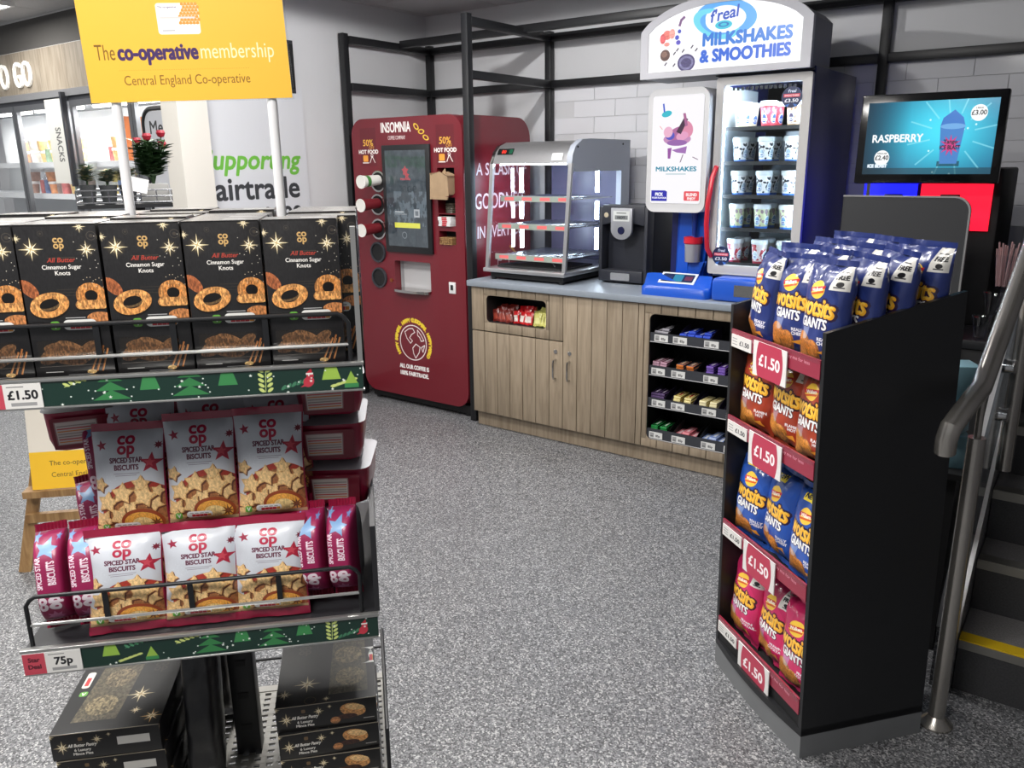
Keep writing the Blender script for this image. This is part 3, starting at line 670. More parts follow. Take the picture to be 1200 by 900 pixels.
# ------------------------------------------------------------------ water dispenser
wd = thing('water_dispenser', 'black countertop hot water dispenser with silver control shield', 'dispenser', (-2.34, 4.0, .898))
w_ = .3
blk2 = mat('graphite_plastic', S(44, 46, 54), .42)
MB().box(0, w_, .08, .42, .01, .42, blk2).build('body', wd, bevel=.008)
for xa_ in (0, w_-.02): MB().box(xa_, xa_+.02, 0, .08, .01, .42, blk2).build('side_cheek', wd, bevel=.004)
top = [(.02, .43), (w_-.02, .43), (w_-.02, .32)]+[(w_/2+(w_/2-.02)*math.cos(a), .32-.0+.035*math.sin(a)*0+.0) for a in ()]+[(w_-.09, .335), (w_-.1, .36), (.1, .36), (.09, .335), (.02, .32)]
MB().plate(top, [], 0, .08, blk2).build('top_panel', wd, bevel=.004)
MB().box(.02, w_-.02, -.01, .08, .01, .075, blk2).build('drip_base', wd, bevel=.006)
MB().plate(rrect(.085, .02, .205, .06, .006), [], -.014, -.01, steel).build('drip_plate', wd)
sh = [(.085, .415), (.215, .415), (.215, .3)]+[(.15+.065*math.cos(a), .3-.055*math.sin(a)) for a in [PI*i/12 for i in range(1, 12)]]+[(.085, .3)]
MB().plate(sh, [], -.02, 0, mat('silver_plastic', S(178, 180, 186), .3, .6)).build('control_shield', wd, bevel=.004)
cv = Cv(100, 64, (205, 208, 206)); cv.rect(.1, .1, .9, .36, (120, 124, 124), tex=.5); cv.text('HOT', .5, .15, .22, (50, 54, 56), bold=.012); cv.rect(.2, .48, .8, .53, (60, 64, 66))
MB().quad((.1, -.0205, .345), (.2, -.0205, .345), (.2, -.0205, .4), (.1, -.0205, .4), cv.mat('dispenser_lcd', .3)).build('lcd', wd)
MB().lathe([(0, .003), (.018, .003), (.022, 0)], mat('button_blue_black', S(20, 24, 60), .2), 18, Matrix.Translation((.15, -.0203, .295)) @ RX).build('button', wd)
MB().lathe([(.008, 0), (.011, .025), (.011, .04)], chrome, 12).build('nozzle', wd, (.15, .03, .24+.01))
MB().lathe([(0, .002), (.012, .002), (.014, 0)], mat('beige_sensor', S(190, 178, 150), .4), 14, Matrix.Translation((.045, -.0005, .375)) @ RX).build('sensor', wd)

# ------------------------------------------------------------------ milkshake blender station
bl = thing('milkshake_blender', 'bright blue milkshake blending machine with tall backlit screen', 'blender', (-1.935, 3.72, .898))
bp = rrect(0, 0, .375, .118, .04)
m_ = MB(); n = len(bp)
prof = [(0, 0), (0, .038), (.01, .052)]
vs = []
for (ins, z) in prof:
    for (x, y) in bp:
        vs.append((x+(ins if x < .1875 else -ins), y+(ins if y < .06 else -ins), z+(.05 if (z > .05 and y > .06) else 0)))
fs = [[i*n+k, i*n+(k+1) % n, (i+1)*n+(k+1) % n, (i+1)*n+k] for i in range(2) for k in range(n)]+[[2*n+k for k in range(n)], list(range(n))[::-1]]
m_.add(vs, fs, blue); m_.build('base', bl, smooth=50)
cv = Cv(160, 70, (200, 204, 206)); cv.rect(.06, .06, .94, .38, (30, 40, 70), r=.03); cv.rect(.38, .08, .64, .36, (40, 110, 140)); cv.rect(.1, .14, .34, .3, (40, 50, 84)); cv.rect(.7, .14, .9, .3, (90, 44, 66))
MB().box(.09, .285, 0, .078, 0, .006, white, top=cv.mat('control_panel', .2, emit=.4)).build('control_panel', bl, (0, .03, .062), (.62, 0, 0), bevel=.002)
MB().box(.03, .295, .3, .36, .0, .7, navy).box(.04, .295, .119, .3, 0, .07, blue).build('back_panel', bl)
colp = [(.115, .071), (.26, .071), (.28, .42), (.115, .42)]
MB().plate(colp, [], .2, .3, blue).build('column', bl, bevel=.008)
MB().plate([(.19, .085), (.25, .085), (.27, .16), (.19, .16)], [], .165, .2, blue).build('cup_rest', bl, bevel=.005)
cup = thing('blending_cup', 'small silver cup with red rim standing in the blue blending machine', 'cup', (-1.935+.215, 3.72+.162, .898+.163))
MB().lathe([(.0, 0), (.038, 0), (.043, .09)], mat('cup_silver', S(170, 170, 178), .35, .5), 20).build('cup_wall', cup)
MB().lathe([(.043, .09), (.048, .095), (.048, .125), (.04, .12), (.035, .1)], red, 20).build('cup_rim', cup)
MB().lathe([(.012, .0), (.015, .1), (.03, .13)], dblue, 14).build('spindle_cover', bl, (.215, .17, .293))
# head with screen
hd = rrect(-.018, .412, .3, .99, .045)
hp = [(x, z+(.018*math.sin(max(0, min(1, (x+.018)/.318))*PI) if z > .8 else 0)) for x, z in hd]
MB().plate(hp, [], .08, .3, greyp).build('head', bl, bevel=.006)
cv = Cv(256, 460, (250, 248, 252))
cv.ell(.28, 1.5, .1, .05, (50, 186, 205), rot=.2); cv.line([(.21, 1.66), (.23, 1.54)], .03, (60, 90, 200))
for (a, b, c_, d_, col, r_) in ((.5, 1.08, .27, .1, (196, 140, 186), 0), (.52, 1.18, .22, .1, (176, 104, 156), .3), (.68, 1.24, .12, .14, (222, 140, 170), .5), (.36, 1.14, .09, .07, (80, 80, 190), 0), (.6, 1.13, .12, .07, (228, 160, 196), .2), (.32, 1.2, .09, .09, (236, 180, 206), 0), (.5, 1.02, .2, .05, (150, 100, 170), 0)):
    cv.ell(a, b, c_, d_, col, rot=r_)
cv.poly([(.48, 1.2), (.57, 1.16), (.7, 1.4), (.63, 1.44)], (66, 40, 66)); cv.poly([(.6, 1.5), (.65, 1.5), (.7, 1.3), (.65, 1.28)], (170, 100, 146))
cv.poly([(.32, .93), (.4, .94), (.38, .76), (.33, .76)], (150, 80, 160)); cv.poly([(.4, .9), (.7, .96), (.68, .84), (.5, .86)], (160, 110, 180))
cv.poly([(.62, .82), (.64, .83), (.59, .7), (.57, .69)], (110, 80, 110)); cv.line([(.82, .78), (.92, .74)], .012, (120, 90, 120)); cv.line([(.15, 1.3), (.2, 1.25)], .012, (236, 150, 150))
cv.text('MILKSHAKES', .5, .55, .105, (20, 130, 160), bold=.004, fit=.8); cv.rect(.3, .49, .7, .51, (190, 210, 216))
cv.poly([(.02, .04), (.34, .04), (.34, .2), (.3, .22), (.02, .22)], (34, 34, 170)); cv.text('PICK', .18, .13, .075, (240, 240, 250), bold=.006); cv.text('YOUR FLAVOUR', .18, .08, .04, (240, 240, 250), bold=.003)
cv.rect(.68, .05, .98, .21, (232, 80, 90), r=.02); cv.text('BLEND', .83, .13, .07, (255, 235, 235), bold=.005); cv.text('ENJOY', .83, .07, .055, (255, 235, 235), bold=.004)
sp = rrect(.008, .455, .276, .965, .012)
MB().plate(sp, [], .0785, .0795, white, front=cv.mat('blender_screen', .2, emit=1.0)).build('screen', bl)

# ------------------------------------------------------------------ milkshake freezer
fz = thing('milkshake_freezer', 'narrow glass door freezer with rows of milkshake cups and red handle', 'freezer', (-1.63, 3.85, .898))
w_ = .455
inner = mat('freezer_liner', S(186, 196, 206), .4)
L = bpy.data.lights.new('freezer_glow', 'AREA'); L.shape = 'RECTANGLE'; L.size = .36; L.size_y = .05; L.energy = 9; L.color = (.86, .94, 1)
lo = bpy.data.objects.new('freezer_glow', L); C.objects.link(lo); lo.parent = fz; lo.location = (.22, .052, 1.02); lo.rotation_euler = (.25, 0, 0)
fb = MB().box(0, .02, .03, .7, 0, 1.06, navy).box(w_-.02, w_, .03, .7, 0, 1.06, navy).box(.02, w_-.02, .66, .7, 0, 1.06, inner).box(.02, w_-.02, .03, .66, 1.03, 1.06, navy).box(.02, w_-.02, .03, .66, .1, .12, inner)
fb.build('cabinet_body', fz, bevel=.003)
MB().box(.082, w_, -.13, .029, 0, .112, blue).build('base_cover', fz, bevel=.02)
MB().plate([(.2, .03), (.4, .03), (.4, .085), (.2, .085)], [], -.1315, -.1295, steel2).build('base_chute', fz)
dr = MB().plate(rrect(.006, .115, w_-.004, 1.035, .012), [rrect(.042, .16, w_-.046, .998, .008)], 0, .03, mat('freezer_door_frame', S(186, 184, 182), .4)).build('door', fz, bevel=.003)
MB().box(.042, w_-.046, .012, .016, .16, .998, gl2).build('glass_pane', dr)
MB().tube([(.022, .0, .2), (.012, -.03, .24), (.008, -.045, .36), (.01, -.045, .46), (.02, -.03, .58), (.026, .0, .63)], .012, red, 10).build('handle', dr, label='curved red handle')
for q in range(14): MB().box(.07+q*.022, .083+q*.022, .034, .036, .975, .99, blackm).build('vent_slot', fz) if q < 14 else None
MB().box(.024, .034, .045, .06, .13, 1.0, led).build('lamp_strip', fz); MB().box(w_-.036, w_-.026, .045, .06, .13, 1.0, led).build('lamp_strip', fz)
cshz = [.80, .64, .483, .325, .155]
for z in cshz: MB().box(.035, w_-.035, .07, .5, z, z+.008, blackm).box(.035, w_-.035, .066, .07, z-.004, z+.014, blackm).build('shelf', fz)
for lx in (.02, w_-.024): MB().box(lx, lx+.004, .07, .5, .16, 1.0, mat('liner_white', S(200, 208, 214), .4)).build('liner_side', fz)
def shake_mat(key, body, spot, base, badge):
    cv = Cv(256, 110, body); r_ = random.Random(key)
    if spot:
        for _ in range(60): cv.ell(r_.random(), r_.uniform(.12, .42), r_.uniform(.016, .042), r_.uniform(.014, .04), spot, rot=r_.random()*3)
    cv.rect(0, 0, 1, .09, base)
    for c_ in (.125, .375, .625, .875): cv.ell(c_, .23, .075, .1, (216, 224, 232)); cv.ell(c_, .23, .06, .082, badge); cv.rect(c_-.05, .21, c_+.05, .25, (236, 240, 244)); cv.rect(c_-.035, .22, c_+.035, .24, (60, 80, 140))
    return cv.mat('cup_print_'+key, .35)
SH = {'vanilla': shake_mat('vanilla', (226, 220, 190), None, (214, 206, 168), (70, 110, 180)), 'strawberry': shake_mat('strawberry', (208, 70, 84), (236, 130, 140), (190, 50, 66), (40, 70, 160)), 'caramel': shake_mat('caramel', (214, 200, 176), (120, 90, 64), (150, 120, 90), (70, 60, 80)),
      'cookie': shake_mat('cookie', (236, 236, 236), (28, 30, 36), (52, 108, 196), (150, 170, 190)), 'lime': shake_mat('lime', (206, 214, 170), (150, 130, 140), (52, 108, 196), (110, 150, 190)), 'raspberry': shake_mat('raspberry', (206, 196, 196), (170, 40, 54), (150, 40, 60), (170, 190, 200)), 'mint': shake_mat('mint', (190, 214, 196), (60, 110, 80), (60, 140, 110), (130, 170, 170))}
lidm = mat('frosted_lid', S(206, 214, 218), .3)
lay = [('vanilla', 'strawberry', 'caramel'), ('cookie',)*3, ('cookie',)*3, ('lime',)*3, ('raspberry', 'raspberry', 'mint')]
protos = {}
for key in SH:
    t = thing('milkshake_cup', 'cup', 'cup')
    MB().lathe([(.03, 0), (.033, .03), (.0385, .095)], SH[key], 24, None).build('cup_wall', t)
    MB().lathe([(.0385, .095), (.042, .096), (.042, .112), (.038, .118), (0, .118)], lidm, 24).build('cup_lid', t)
    protos[key] = Proto(t)
ad = {'vanilla': 'cream', 'strawberry': 'red', 'caramel': 'beige', 'cookie': 'black and white cow spotted', 'lime': 'pale green', 'raspberry': 'red and white', 'mint': 'mint green'}
for r_, row in enumerate(lay):
    for c_, key in enumerate(row):
        for dp_ in (0, 1):
            pos = ('left', 'middle', 'right')[c_]
            protos[key].put((-1.63+.095+c_*.125, 3.85+.125+dp_*.1, .898+cshz[r_]+.0085), (0, 0, .35+c_*.1), '%s milkshake cup, %s freezer shelf, %s %s' % (ad[key], ('top', 'second', 'third', 'fourth', 'bottom')[r_], pos, 'front' if dp_ == 0 else 'behind it'), 'milkshake cups in the freezer')
def freal(par, x, z, word, rz_, y=-.003):
    cv = Cv(128, 128, (30, 44, 84)); cv.ell(.5, .5, .5, None, (30, 44, 84)); cv.rect(.1, .5, .9, .66, (206, 62, 84)); cv.text(word, .5, .54, .11, (250, 225, 230), bold=.004, fit=.7)
    cv.text("f'real", .5, .72, .2, (220, 232, 250), bold=.006, shear=.1); cv.text('£3.50', .5, .27, .22, (235, 238, 245), bold=.008, fit=.66); cv.poly([(.3, .0), (.42, .2), (.2, .14)], (60, 110, 190)); cv.poly([(.7, .0), (.58, .2), (.8, .14)], (60, 110, 190))
    pts = [(x+.046*math.cos(a), z+.046*math.sin(a)) for a in [2*PI*i/28 for i in range(28)]]
    MB().plate(pts, [], y, y+.002, dblue, front=cv.mat('price_sticker_'+word+str(round(x, 2)), .35)).build('price_sticker', par)
freal(dr, .365, .93, 'SMOOTHIES', 0); freal(dr, .075, .205, 'MILKSHAKES', 0); freal(dr, .33, .2, 'SMOOTHIES', 0)

# header sign
hs = thing('header_sign', 'arched backlit milkshakes and smoothies sign above the freezer', 'sign', (-2.005, 3.8, 1.945))
w_ = .825
def arch(x0, x1, z0, zs_, zp, r=.03, n=22):
    pts = [(x0, z0), (x1, z0), (x1, zs_)]
    for i in range(1, n):
        f_ = 1-i/n; pts.append((x0+(x1-x0)*f_, zs_+(zp-zs_)*(1-abs(2*f_-1)**2.3)**.8))
    return pts+[(x0, zs_)]
MB().plate(arch(0, w_, 0, .215, .345), [arch(.04, w_-.045, .028, .205, .308)], -.0, .03, mat('sign_rim', S(176, 176, 182), .35)).build('sign_rim', hs, bevel=.002)
MB().plate(arch(.004, w_-.004, .002, .21, .338), [], .031, .3, mat('sign_case', S(112, 114, 122), .45)).build('sign_case', hs)
cv = Cv(640, 240, (252, 252, 254)); hh = .375
cv.ell(.52, .285, .2, .105, (88, 170, 240), rot=-.1, hole=.66); cv.ell(.46, .255, .16, .08, (110, 214, 236), rot=-.35, hole=.7); cv.ell(.52, .275, .13, .075, (252, 252, 254))
cv.text("f'real", .51, .275, .095, (40, 80, 190), shear=.2, bold=.002, rot=.12); cv.ell(.51, .245, .055, .025, (60, 196, 220)); cv.ell(.51, .247, .035, .014, (40, 120, 190), hole=.6)
cv.text('MILKSHAKES', .66, .135, .1, (44, 120, 214), bold=.005, fit=.56); cv.text('& SMOOTHIES', .65, .04, .1, (40, 100, 214), bold=.005, fit=.57)
for a, b, c_, d_, col in ((.13, .22, .03, .028, (240, 120, 110)), (.1, .2, .02, .03, (236, 90, 96)), (.165, .225, .02, .03, (240, 160, 150)), (.13, .165, .02, .012, (240, 150, 140)), (.2, .2, .014, .014, (70, 80, 190)), (.215, .235, .012, .012, (70, 80, 190)), (.21, .17, .016, .014, (90, 80, 190)), (.12, .1, .034, .034, (96, 66, 60)), (.115, .105, .02, .018, (140, 104, 92)), (.27, .045, .06, .052, (70, 60, 110)), (.27, .045, .05, .042, (130, 126, 168)), (.27, .045, .036, .028, (82, 74, 120))):
    cv.ell(a, b, c_, d_, col, tex=.3)
for a, b in ((.2, .12), (.24, .11), (.18, .1), (.12, .04), (.33, .11), (.3, .13), (.18, .03)): cv.line([(a, b), (a+.012, b+.014)], .008, (70, 60, 80))
cv.line([(.215, .27), (.225, .3), (.245, .315)], .016, (120, 80, 130))
MB().plate(arch(.04, w_-.045, .028, .205, .308), [], .005, .02, white, front=cv.mat('header_print', .3, emit=1.05)).build('sign_face', hs)
MB().box(.37, w_, .06, .7, -.005, -.001, dgrey).build('sign_base', hs)

# ------------------------------------------------------------------ slush counter at the right
dc = thing('drinks_counter', 'dark drinks cabinet under the slush machine and menu screen', 'cabinet', (-.93, 3.42, 0))
MB().box(0, .64, 0, .8, .06, .86, blackm).build('body', dc, bevel=.004); MB().box(-.01, .65, -.015, .8, .861, .895, black).build('top', dc, bevel=.003)
MB().box(.02, .62, .03, .78, 0, .06, blackm).build('plinth', dc)
sm_ = thing('slush_machine', 'slush drink machine glowing red and blue below the menu screen', 'drink machine', (-.88, 3.72, .895))
MB().box(0, .5, 0, .5, 0, .62, blackm).build('body', sm_, bevel=.01)
bluel = mat('blue_light_panel', S(20, 24, 235), .3, emit=2.6); redl = mat('red_light_panel', S(235, 22, 48), .3, emit=1.6)
MB().box(.02, .2, -.012, -.001, .36, .6, bluel).build('blue_panel', sm_); MB().box(.215, .47, -.012, -.001, .38, .6, redl).build('red_panel', sm_)
MB().box(-.012, -.001, .02, .46, .2, .6, mat('blue_side_glow', S(20, 24, 235), .3, emit=1.6)).build('added_side_glow', sm_)  # unseen glowing panel added to throw blue light on the freezer side
for x_ in (.08, .29): MB().box(x_, x_+.07, -.03, -.0125, .49, .52, black).build('tap_cap', sm_, bevel=.003)
mn = thing('menu_screen', 'black flat screen showing a bright blue raspberry ice drink advert', 'screen', (-.632, 3.55, 1.46), rx=-.05, rz=.02)
MB().box(-.252, .252, -.02, .02, 0, .335, mat('gloss_black', S(14, 14, 16), .15)).build('casing', mn, bevel=.006)
cv = Cv(512, 290, (10, 120, 170)); Wd, Hd = 1024, 580
yy, xx = np.mgrid[0:Hd, 0:Wd]; g_ = np.exp(-(((xx/Wd-.6)/.5)**2+((yy/Hd-.6)/.7)**2))[..., None]
cv.a[:] = np.array((8, 70, 110))/255*(1-g_)+np.array((70, 225, 252))/255*g_; left = np.clip((.35-xx/Wd)/.35, 0, 1)[..., None]; cv.a = cv.a*(1-.45*left)
for a in range(12):
    an = a*PI/6+.2; cv.line([(.68+.17*math.cos(an), .3+.17*math.sin(an)), (.68+.34*math.cos(an), .3+.34*math.sin(an))], .012, (170, 240, 250), .5)
for _ in range(8): cv.ell(.45+rnd.random()*.5, rnd.random()*.5, .008, None, (200, 246, 252))
cv.rect(0, 0, 1, .05, (12, 40, 50), .5); cv.rect(.59, .06, .76, .1, (8, 40, 56), .6)
cv.poly([(.61, .08), (.74, .08), (.77, .37), (.585, .37)], (70, 130, 200)); cv.poly([(.585, .37), (.77, .37), (.75, .43), (.68, .49), (.6, .43)], (60, 120, 200)); cv.ell(.68, .365, .095, .022, (110, 170, 226))
cv.star(.675, .22, .085, 11, .45, (206, 60, 130)); cv.text('Tango', .675, .235, .042, (30, 40, 60), bold=.001); cv.text('ICE BLAST', .675, .19, .045, (20, 30, 50), bold=.001, fit=.15)
cv.text('RASPBERRY', .06, .255, .085, (248, 250, 252), 'l', bold=.003, fit=.4)
cv.ell(.15, .13, .062, None, (248, 250, 250)); cv.text('£2.40', .15, .115, .05, (20, 20, 24), bold=.0008); cv.text('REGULAR', .15, .16, .018, (20, 20, 24))
cv.ell(.86, .46, .062, None, (248, 250, 250)); cv.text('£3.00', .86, .445, .05, (20, 20, 24), bold=.0008); cv.text('LARGE', .86, .49, .018, (20, 20, 24)); cv.text('ICE BLAST', .12, .055, .035, (230, 240, 250), bold=.004)
MB().quad((-.224, -.0208, .035), (.224, -.0208, .035), (.224, -.0208, .305), (-.224, -.0208, .305), cv.mat('menu_screen_image', .15, emit=1.05)).build('display', mn)
MB().box(-.04, .04, .02, .17, .1, .2, blackm).build('mount', mn)
pb = thing('partition_board', 'dark grey rounded board standing behind the crisps stand', 'board', (-.88, 3.38, .45))
bo = rrect(0, 0, .44, .965, .05, 6, (0, 0, 1, 0))
MB().plate(bo, [], 0, .018, mat('charcoal_board', S(46, 47, 50), .55)).build('board', pb)
MB().plate(rrect(-.0, 0, .446, .97, .055, 6, (0, 0, 1, 0)), [rrect(-.0, .0, .4395, .9645, .05, 6, (0, 0, 1, 0))], -.002, .02, mat('board_edge', S(176, 176, 176), .3, .6)).build('edge_strip', pb)
MB().box(.03, .07, .019, .04, -.45, .3, blackm).box(.37, .41, .019, .04, -.45, .3, blackm).build('leg', pb)
# straw holder and cup tubes
clr = glass('clear_plastic', (.9, .9, .92, 1))
t = thing('straw_holder', 'clear plastic holder full of pale pink straws beside the stairs', 'straw holder', (-.325, 3.62, .896))
MB().lathe([(.035, 0), (.035, .01), (.008, .012), (.008, .14), (.024, .17), (.042, .3)], clr, 18).build('holder', t)
straw = mat('pink_straw', S(206, 170, 168), .4)
for i in range(14):
    a = i*2.4; r_ = .006*math.sqrt(i)
    MB().tube([(r_*math.cos(a), r_*math.sin(a), .18), (1.8*r_*math.cos(a), 1.8*r_*math.sin(a), .335+.012*math.sin(i*3))], .0032, straw, 6).build('straw', t)
for zz, nm in ((.0, 'lower'), (.09, 'upper')):
    t = thing('dome_cup', 'clear dome lid cup in the %s rack beside the stairs' % nm, 'cup', (-.36+zz*.3, 3.45, .897+zz*1.02))
    MB().lathe([(.02, 0), (.028, .06), (.036, .085), (.034, .086), (.026, .06), (.018, .003)], clr, 18).build('cup_wall', t)
teal = mat('pale_teal_card', S(120, 160, 172), .5)
for i, (x_, y_, z_, rz_) in enumerate(((-.262, 2.66, .0, .3), (-.272, 2.64, .11, -.2), (-.262, 2.66, .22, .5))):
    o = MB().box(-.04, .04, -.05, .05, 0, .105, teal).box(-.041, .041, -.02, .02, .02, .08, white).build('card_carton', loc=(x_-.06, y_+.1, .6205+z_), rot=(0, 0, rz_), bevel=.002)
    tag(o, 'pale teal carton stacked behind the handrail, '+('lowest of three', 'middle of three', 'topmost of three')[i], 'carton')
t = thing('side_table', 'narrow black side shelf behind the handrail carrying teal cartons', 'shelf', (-.345, 2.7, 0))
MB().box(-.1, .08, -.04, .17, .6, .6195, blackm).build('top', t); MB().box(-.08, .06, -.02, .15, 0, .6, blackm).build('body', t)

# ------------------------------------------------------------------ stairs and handrail
stair = struct(bpy.data.objects.new('stairs', None)); C.objects.link(stair); stair.location = (-.2, 2.5, 0)
tread = mat('stair_vinyl', S(128, 126, 126), .6, nscale=200, namt=.25); riser = mat('riser_vinyl', S(62, 62, 64), .6, nscale=200, namt=.25)
nose = mat('aluminium_nosing', S(150, 148, 142), .4, .7); yel = mat('yellow_nosing', S(236, 196, 28), .5)
YS = [0, .215, .4, .59, .78, .97, 1.16, 1.35, 1.54, 1.73]
for k_ in range(10):
    z = .17*(k_+1); y = YS[k_]; yn = (YS[k_+1] if k_ < 9 else y+.3)
    MB().box(0, .97, y, 2.13, z-.17, z-.004, riser).build('riser', stair, smooth=0)
    MB().box(0, .97, y+.045, yn, z-.004, z, tread).build('tread', stair, smooth=0)
    MB().box(0, .97, y-.004, y+.045, z-.003, z+.002, yel if k_ == 0 else nose).box(0, .97, y-.006, y, z-.028, z-.002, nose).build('nosing', stair, smooth=0, label='yellow step edge' if k_ == 0 else None)
stg = [(-.02, 0), (2.1, 0), (2.1, 2.05), (1.8, 2.0), (.0, .27), (-.02, .2)]
ss = struct(MB().plate(stg, [], -.26, -.203, vinyl, 'x').build('wall_stringer', loc=(0, 2.5, 0)))
MB().plate([(-.022, .2), (.0, .275), (1.8, 2.01), (1.8, 1.99), (.008, .262), (-.01, .198)], [], -.262, -.201, steel, 'x').build('stringer_cap', ss)
hr = thing('handrail', 'stainless steel tubular stair handrail with curved end and round floor flange', 'handrail', (-.211, 2.292, 0))
pol = mat('satin_steel', S(178, 174, 168), .25, .85)
MB().lathe([(.0, 0), (.045, 0), (.045, .006), (.03, .02), (.022, .03), (.0215, .86)], pol, 20).build('post', hr)
MB().tube([(0, 0, .86), (0, -.005, .95), (.003, -.01, 1.05)], .009, pol).build('rail_bracket', hr)
pts = [(-.039, -.242, .885), (-.038, -.252, .92), (-.033, -.248, .948), (-.022, -.21, .97), (-.01, -.13, .992), (0, -.07, 1.007)]+[(.084*f_, -.07+1.1*f_, 1.007+.84*f_) for f_ in (.03, .3, .6, 1)]
MB().tube(pts, .024, pol, 16).build('rail', hr)
MB().lathe([(.022, .0), (.022, .62)], pol, 16).build('post', hr, (.035, .5, .62))
MB().plate([(.06, .42), (.95, 1.2), (.95, 1.42), (.06, .8)], [], .006, .014, glass('smoked_glass', (.5, .52, .54, 1)), 'x').build('glass_panel', hr)
for y_, z_ in ((.48, .95), (.48, .8)): MB().lathe([(.0, -.015), (.022, -.015), (.022, .015), (0, .015)], chrome, 14, Matrix.Translation((.01, y_, z_)) @ Matrix.Rotation(PI/2, 4, 'Y')).build('glass_clamp', hr)

# ------------------------------------------------------------------ bags
def pouch(w_, h, t, front, back, seed, nu=14, nv=20, crk=.004, seal=.012, pw=2.6):
    m = MB(); F = []; B = []; uvs = []
    for j in range(nv+1):
        v = j/nv; V = 2*v-1; z = seal+v*(h-2*seal)
        for i in range(nu+1):
            u = i/nu; U = 2*u-1
            if pw > 4: U = math.copysign(abs(U)**.7, U)
            Tk = t/2*max(0, 1-abs(U)**pw)**(.6 if pw < 4 else .4)*max(0, 1-abs(V)**3.4)**.7
            x = U*w_/2*(1-.06*(1-V*V)); e = .35+.65*V*V
            n = noise.noise(Vector((x*26+seed*3.1, z*22, seed)))*crk*e+noise.noise(Vector((x*70, z*40, seed+9)))*crk*(.45+(.5 if crk > .008 else .2)*max(0, V)**2)*e+noise.noise(Vector((x*55+z*20, z*14, seed+4)))*crk*.6*max(0, V)**3
            F.append((x, -Tk-n*(1 if abs(U) < .99 else 0), z)); B.append((x, Tk-n*(1 if abs(U) < .99 else 0), z)); uvs.append((u, v))
    a = nu+1; q = [[j*a+i, j*a+i+1, (j+1)*a+i+1, (j+1)*a+i] for j in range(nv) for i in range(nu)]
    m.add(F, q, front, [[uvs[k] for k in f] for f in q]); m.add(B, [f[::-1] for f in q], back, [[uvs[k] for k in f[::-1]] for f in q])
    return m.mesh('pouch', smooth=60)
def seal_mesh(w_, hh, mt, seed):
    m = MB(); n = 18; vs = []
    for i in range(n+1):
        x = (i/n-.5)*w_; y = (.011 if hh > .013 else .005)*noise.noise(Vector((x*26, seed, 2)))
        vs += [(x, y, 0), (x, y+.0018*(-1)**i, hh*.5), (x, y*1.6, hh*(1+.08*noise.noise(Vector((x*90, seed, 7)))))]
    fs = [[3*i+k, 3*i+3+k, 3*i+4+k, 3*i+1+k] for i in range(n) for k in (0, 1)]
    m.add(vs, fs, mt); return m.mesh('seal', smooth=60)
def bag(cat, name, w_, h, t, front, back, sealm, seed, crk=.004, seal=.012, pw=2.6, nu=14, nv=20):
    b = thing(name, 'bag', cat)
    link('pouch', pouch(w_, h, t, front, back, seed, nu, nv, crk, seal, pw), b)
    link('top_seal', seal_mesh(w_, seal, sealm, seed), b, (0, 0, h-seal)); link('bottom_seal', seal_mesh(w_, seal, sealm, seed+5), b, (0, 0, seal), (PI, 0, 0))
    return b
# printed helpers
def biscuit_star(cv, x, y, r, rot=0, n=5):
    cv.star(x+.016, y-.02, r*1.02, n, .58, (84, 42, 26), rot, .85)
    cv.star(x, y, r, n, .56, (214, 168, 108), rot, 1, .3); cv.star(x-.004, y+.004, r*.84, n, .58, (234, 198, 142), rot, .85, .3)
def traffic(cv, x, y, w_, h):
    cv.rect(x, y, x+w_, y+h, (240, 240, 236), r=h*.45)
    for k_, c_ in enumerate(((206, 44, 56), (206, 44, 56), (206, 44, 56), (206, 44, 56), (230, 150, 60))): cv.rect(x+w_*(.2+.15*k_), y+h*.12, x+w_*(.34+.15*k_), y+h*.5, c_)
    for k_ in range(4): cv.rect(x+w_*(.12+.2*k_), y+h*.62, x+w_*(.26+.2*k_), y+h*.74, (150, 150, 150))
def leafv(cv, x, y, r): cv.rect(x-r, y-r, x+r, y+r, (108, 178, 72), r=r*.6); cv.text('V', x, y-r*.6, r*1.7, (240, 246, 236), bold=r*.08)
def coop(cv, x, y, s, col):
    cv.text('co', x, y, s, col, bold=s*.035, fit=s*.95); cv.text('op', x, y-s*.58, s, col, bold=s*.035, fit=s*.95)
def starlight(cv, x, y, r, col=(232, 214, 170)):
    for k_ in range(5): cv.ell(x, y, r*(.75-.12*k_), None, (150, 128, 90), .1)
    cv.star(x, y, r, 4, .12, col); cv.star(x, y, r*.72, 4, .16, col, PI/4); cv.star(x, y, r*.5, 8, .3, (250, 240, 214)); cv.star(x, y, r*.55, 4, .14, (200, 176, 126), PI/8)
# spiced star biscuits
cv = Cv(360, 540, (200, 204, 212)); cv.a *= (1+.10*(vnoise(1080, 720, 5, 3, 2)-.5))[..., None]
for _ in range(70): cv.ell(.08+.28*rnd.random(), .75+.5*rnd.random(), .004, None, (214, 220, 228))
coop(cv, .5, 1.31, .24, (176, 28, 64)); cv.text('SPICED STAR', .5, 1.045, .105, (92, 36, 60), bold=.004, fit=.46); cv.text('BISCUITS', .5, .94, .105, (92, 36, 60), bold=.004, fit=.34)
cv.rect(.32, .885, .68, .892, (120, 110, 124)); cv.rect(.34, .855, .64, .862, (120, 110, 124))
cv.star(.84, 1.02, .16, 5, .42, (166, 34, 58), .1); cv.star(.82, 1.03, .08, 5, .42, (196, 70, 84), .1); cv.star(.16, 1.3, .08, 5, .42, (150, 36, 64), -.2); cv.star(.93, 1.27, .06, 8, .5, (120, 30, 50))
cv.ell(.62, .34, .5, .44, (160, 54, 42), rot=.15, tex=.2); cv.ell(.62, .31, .46, .38, (150, 96, 58), rot=.15, tex=.4)
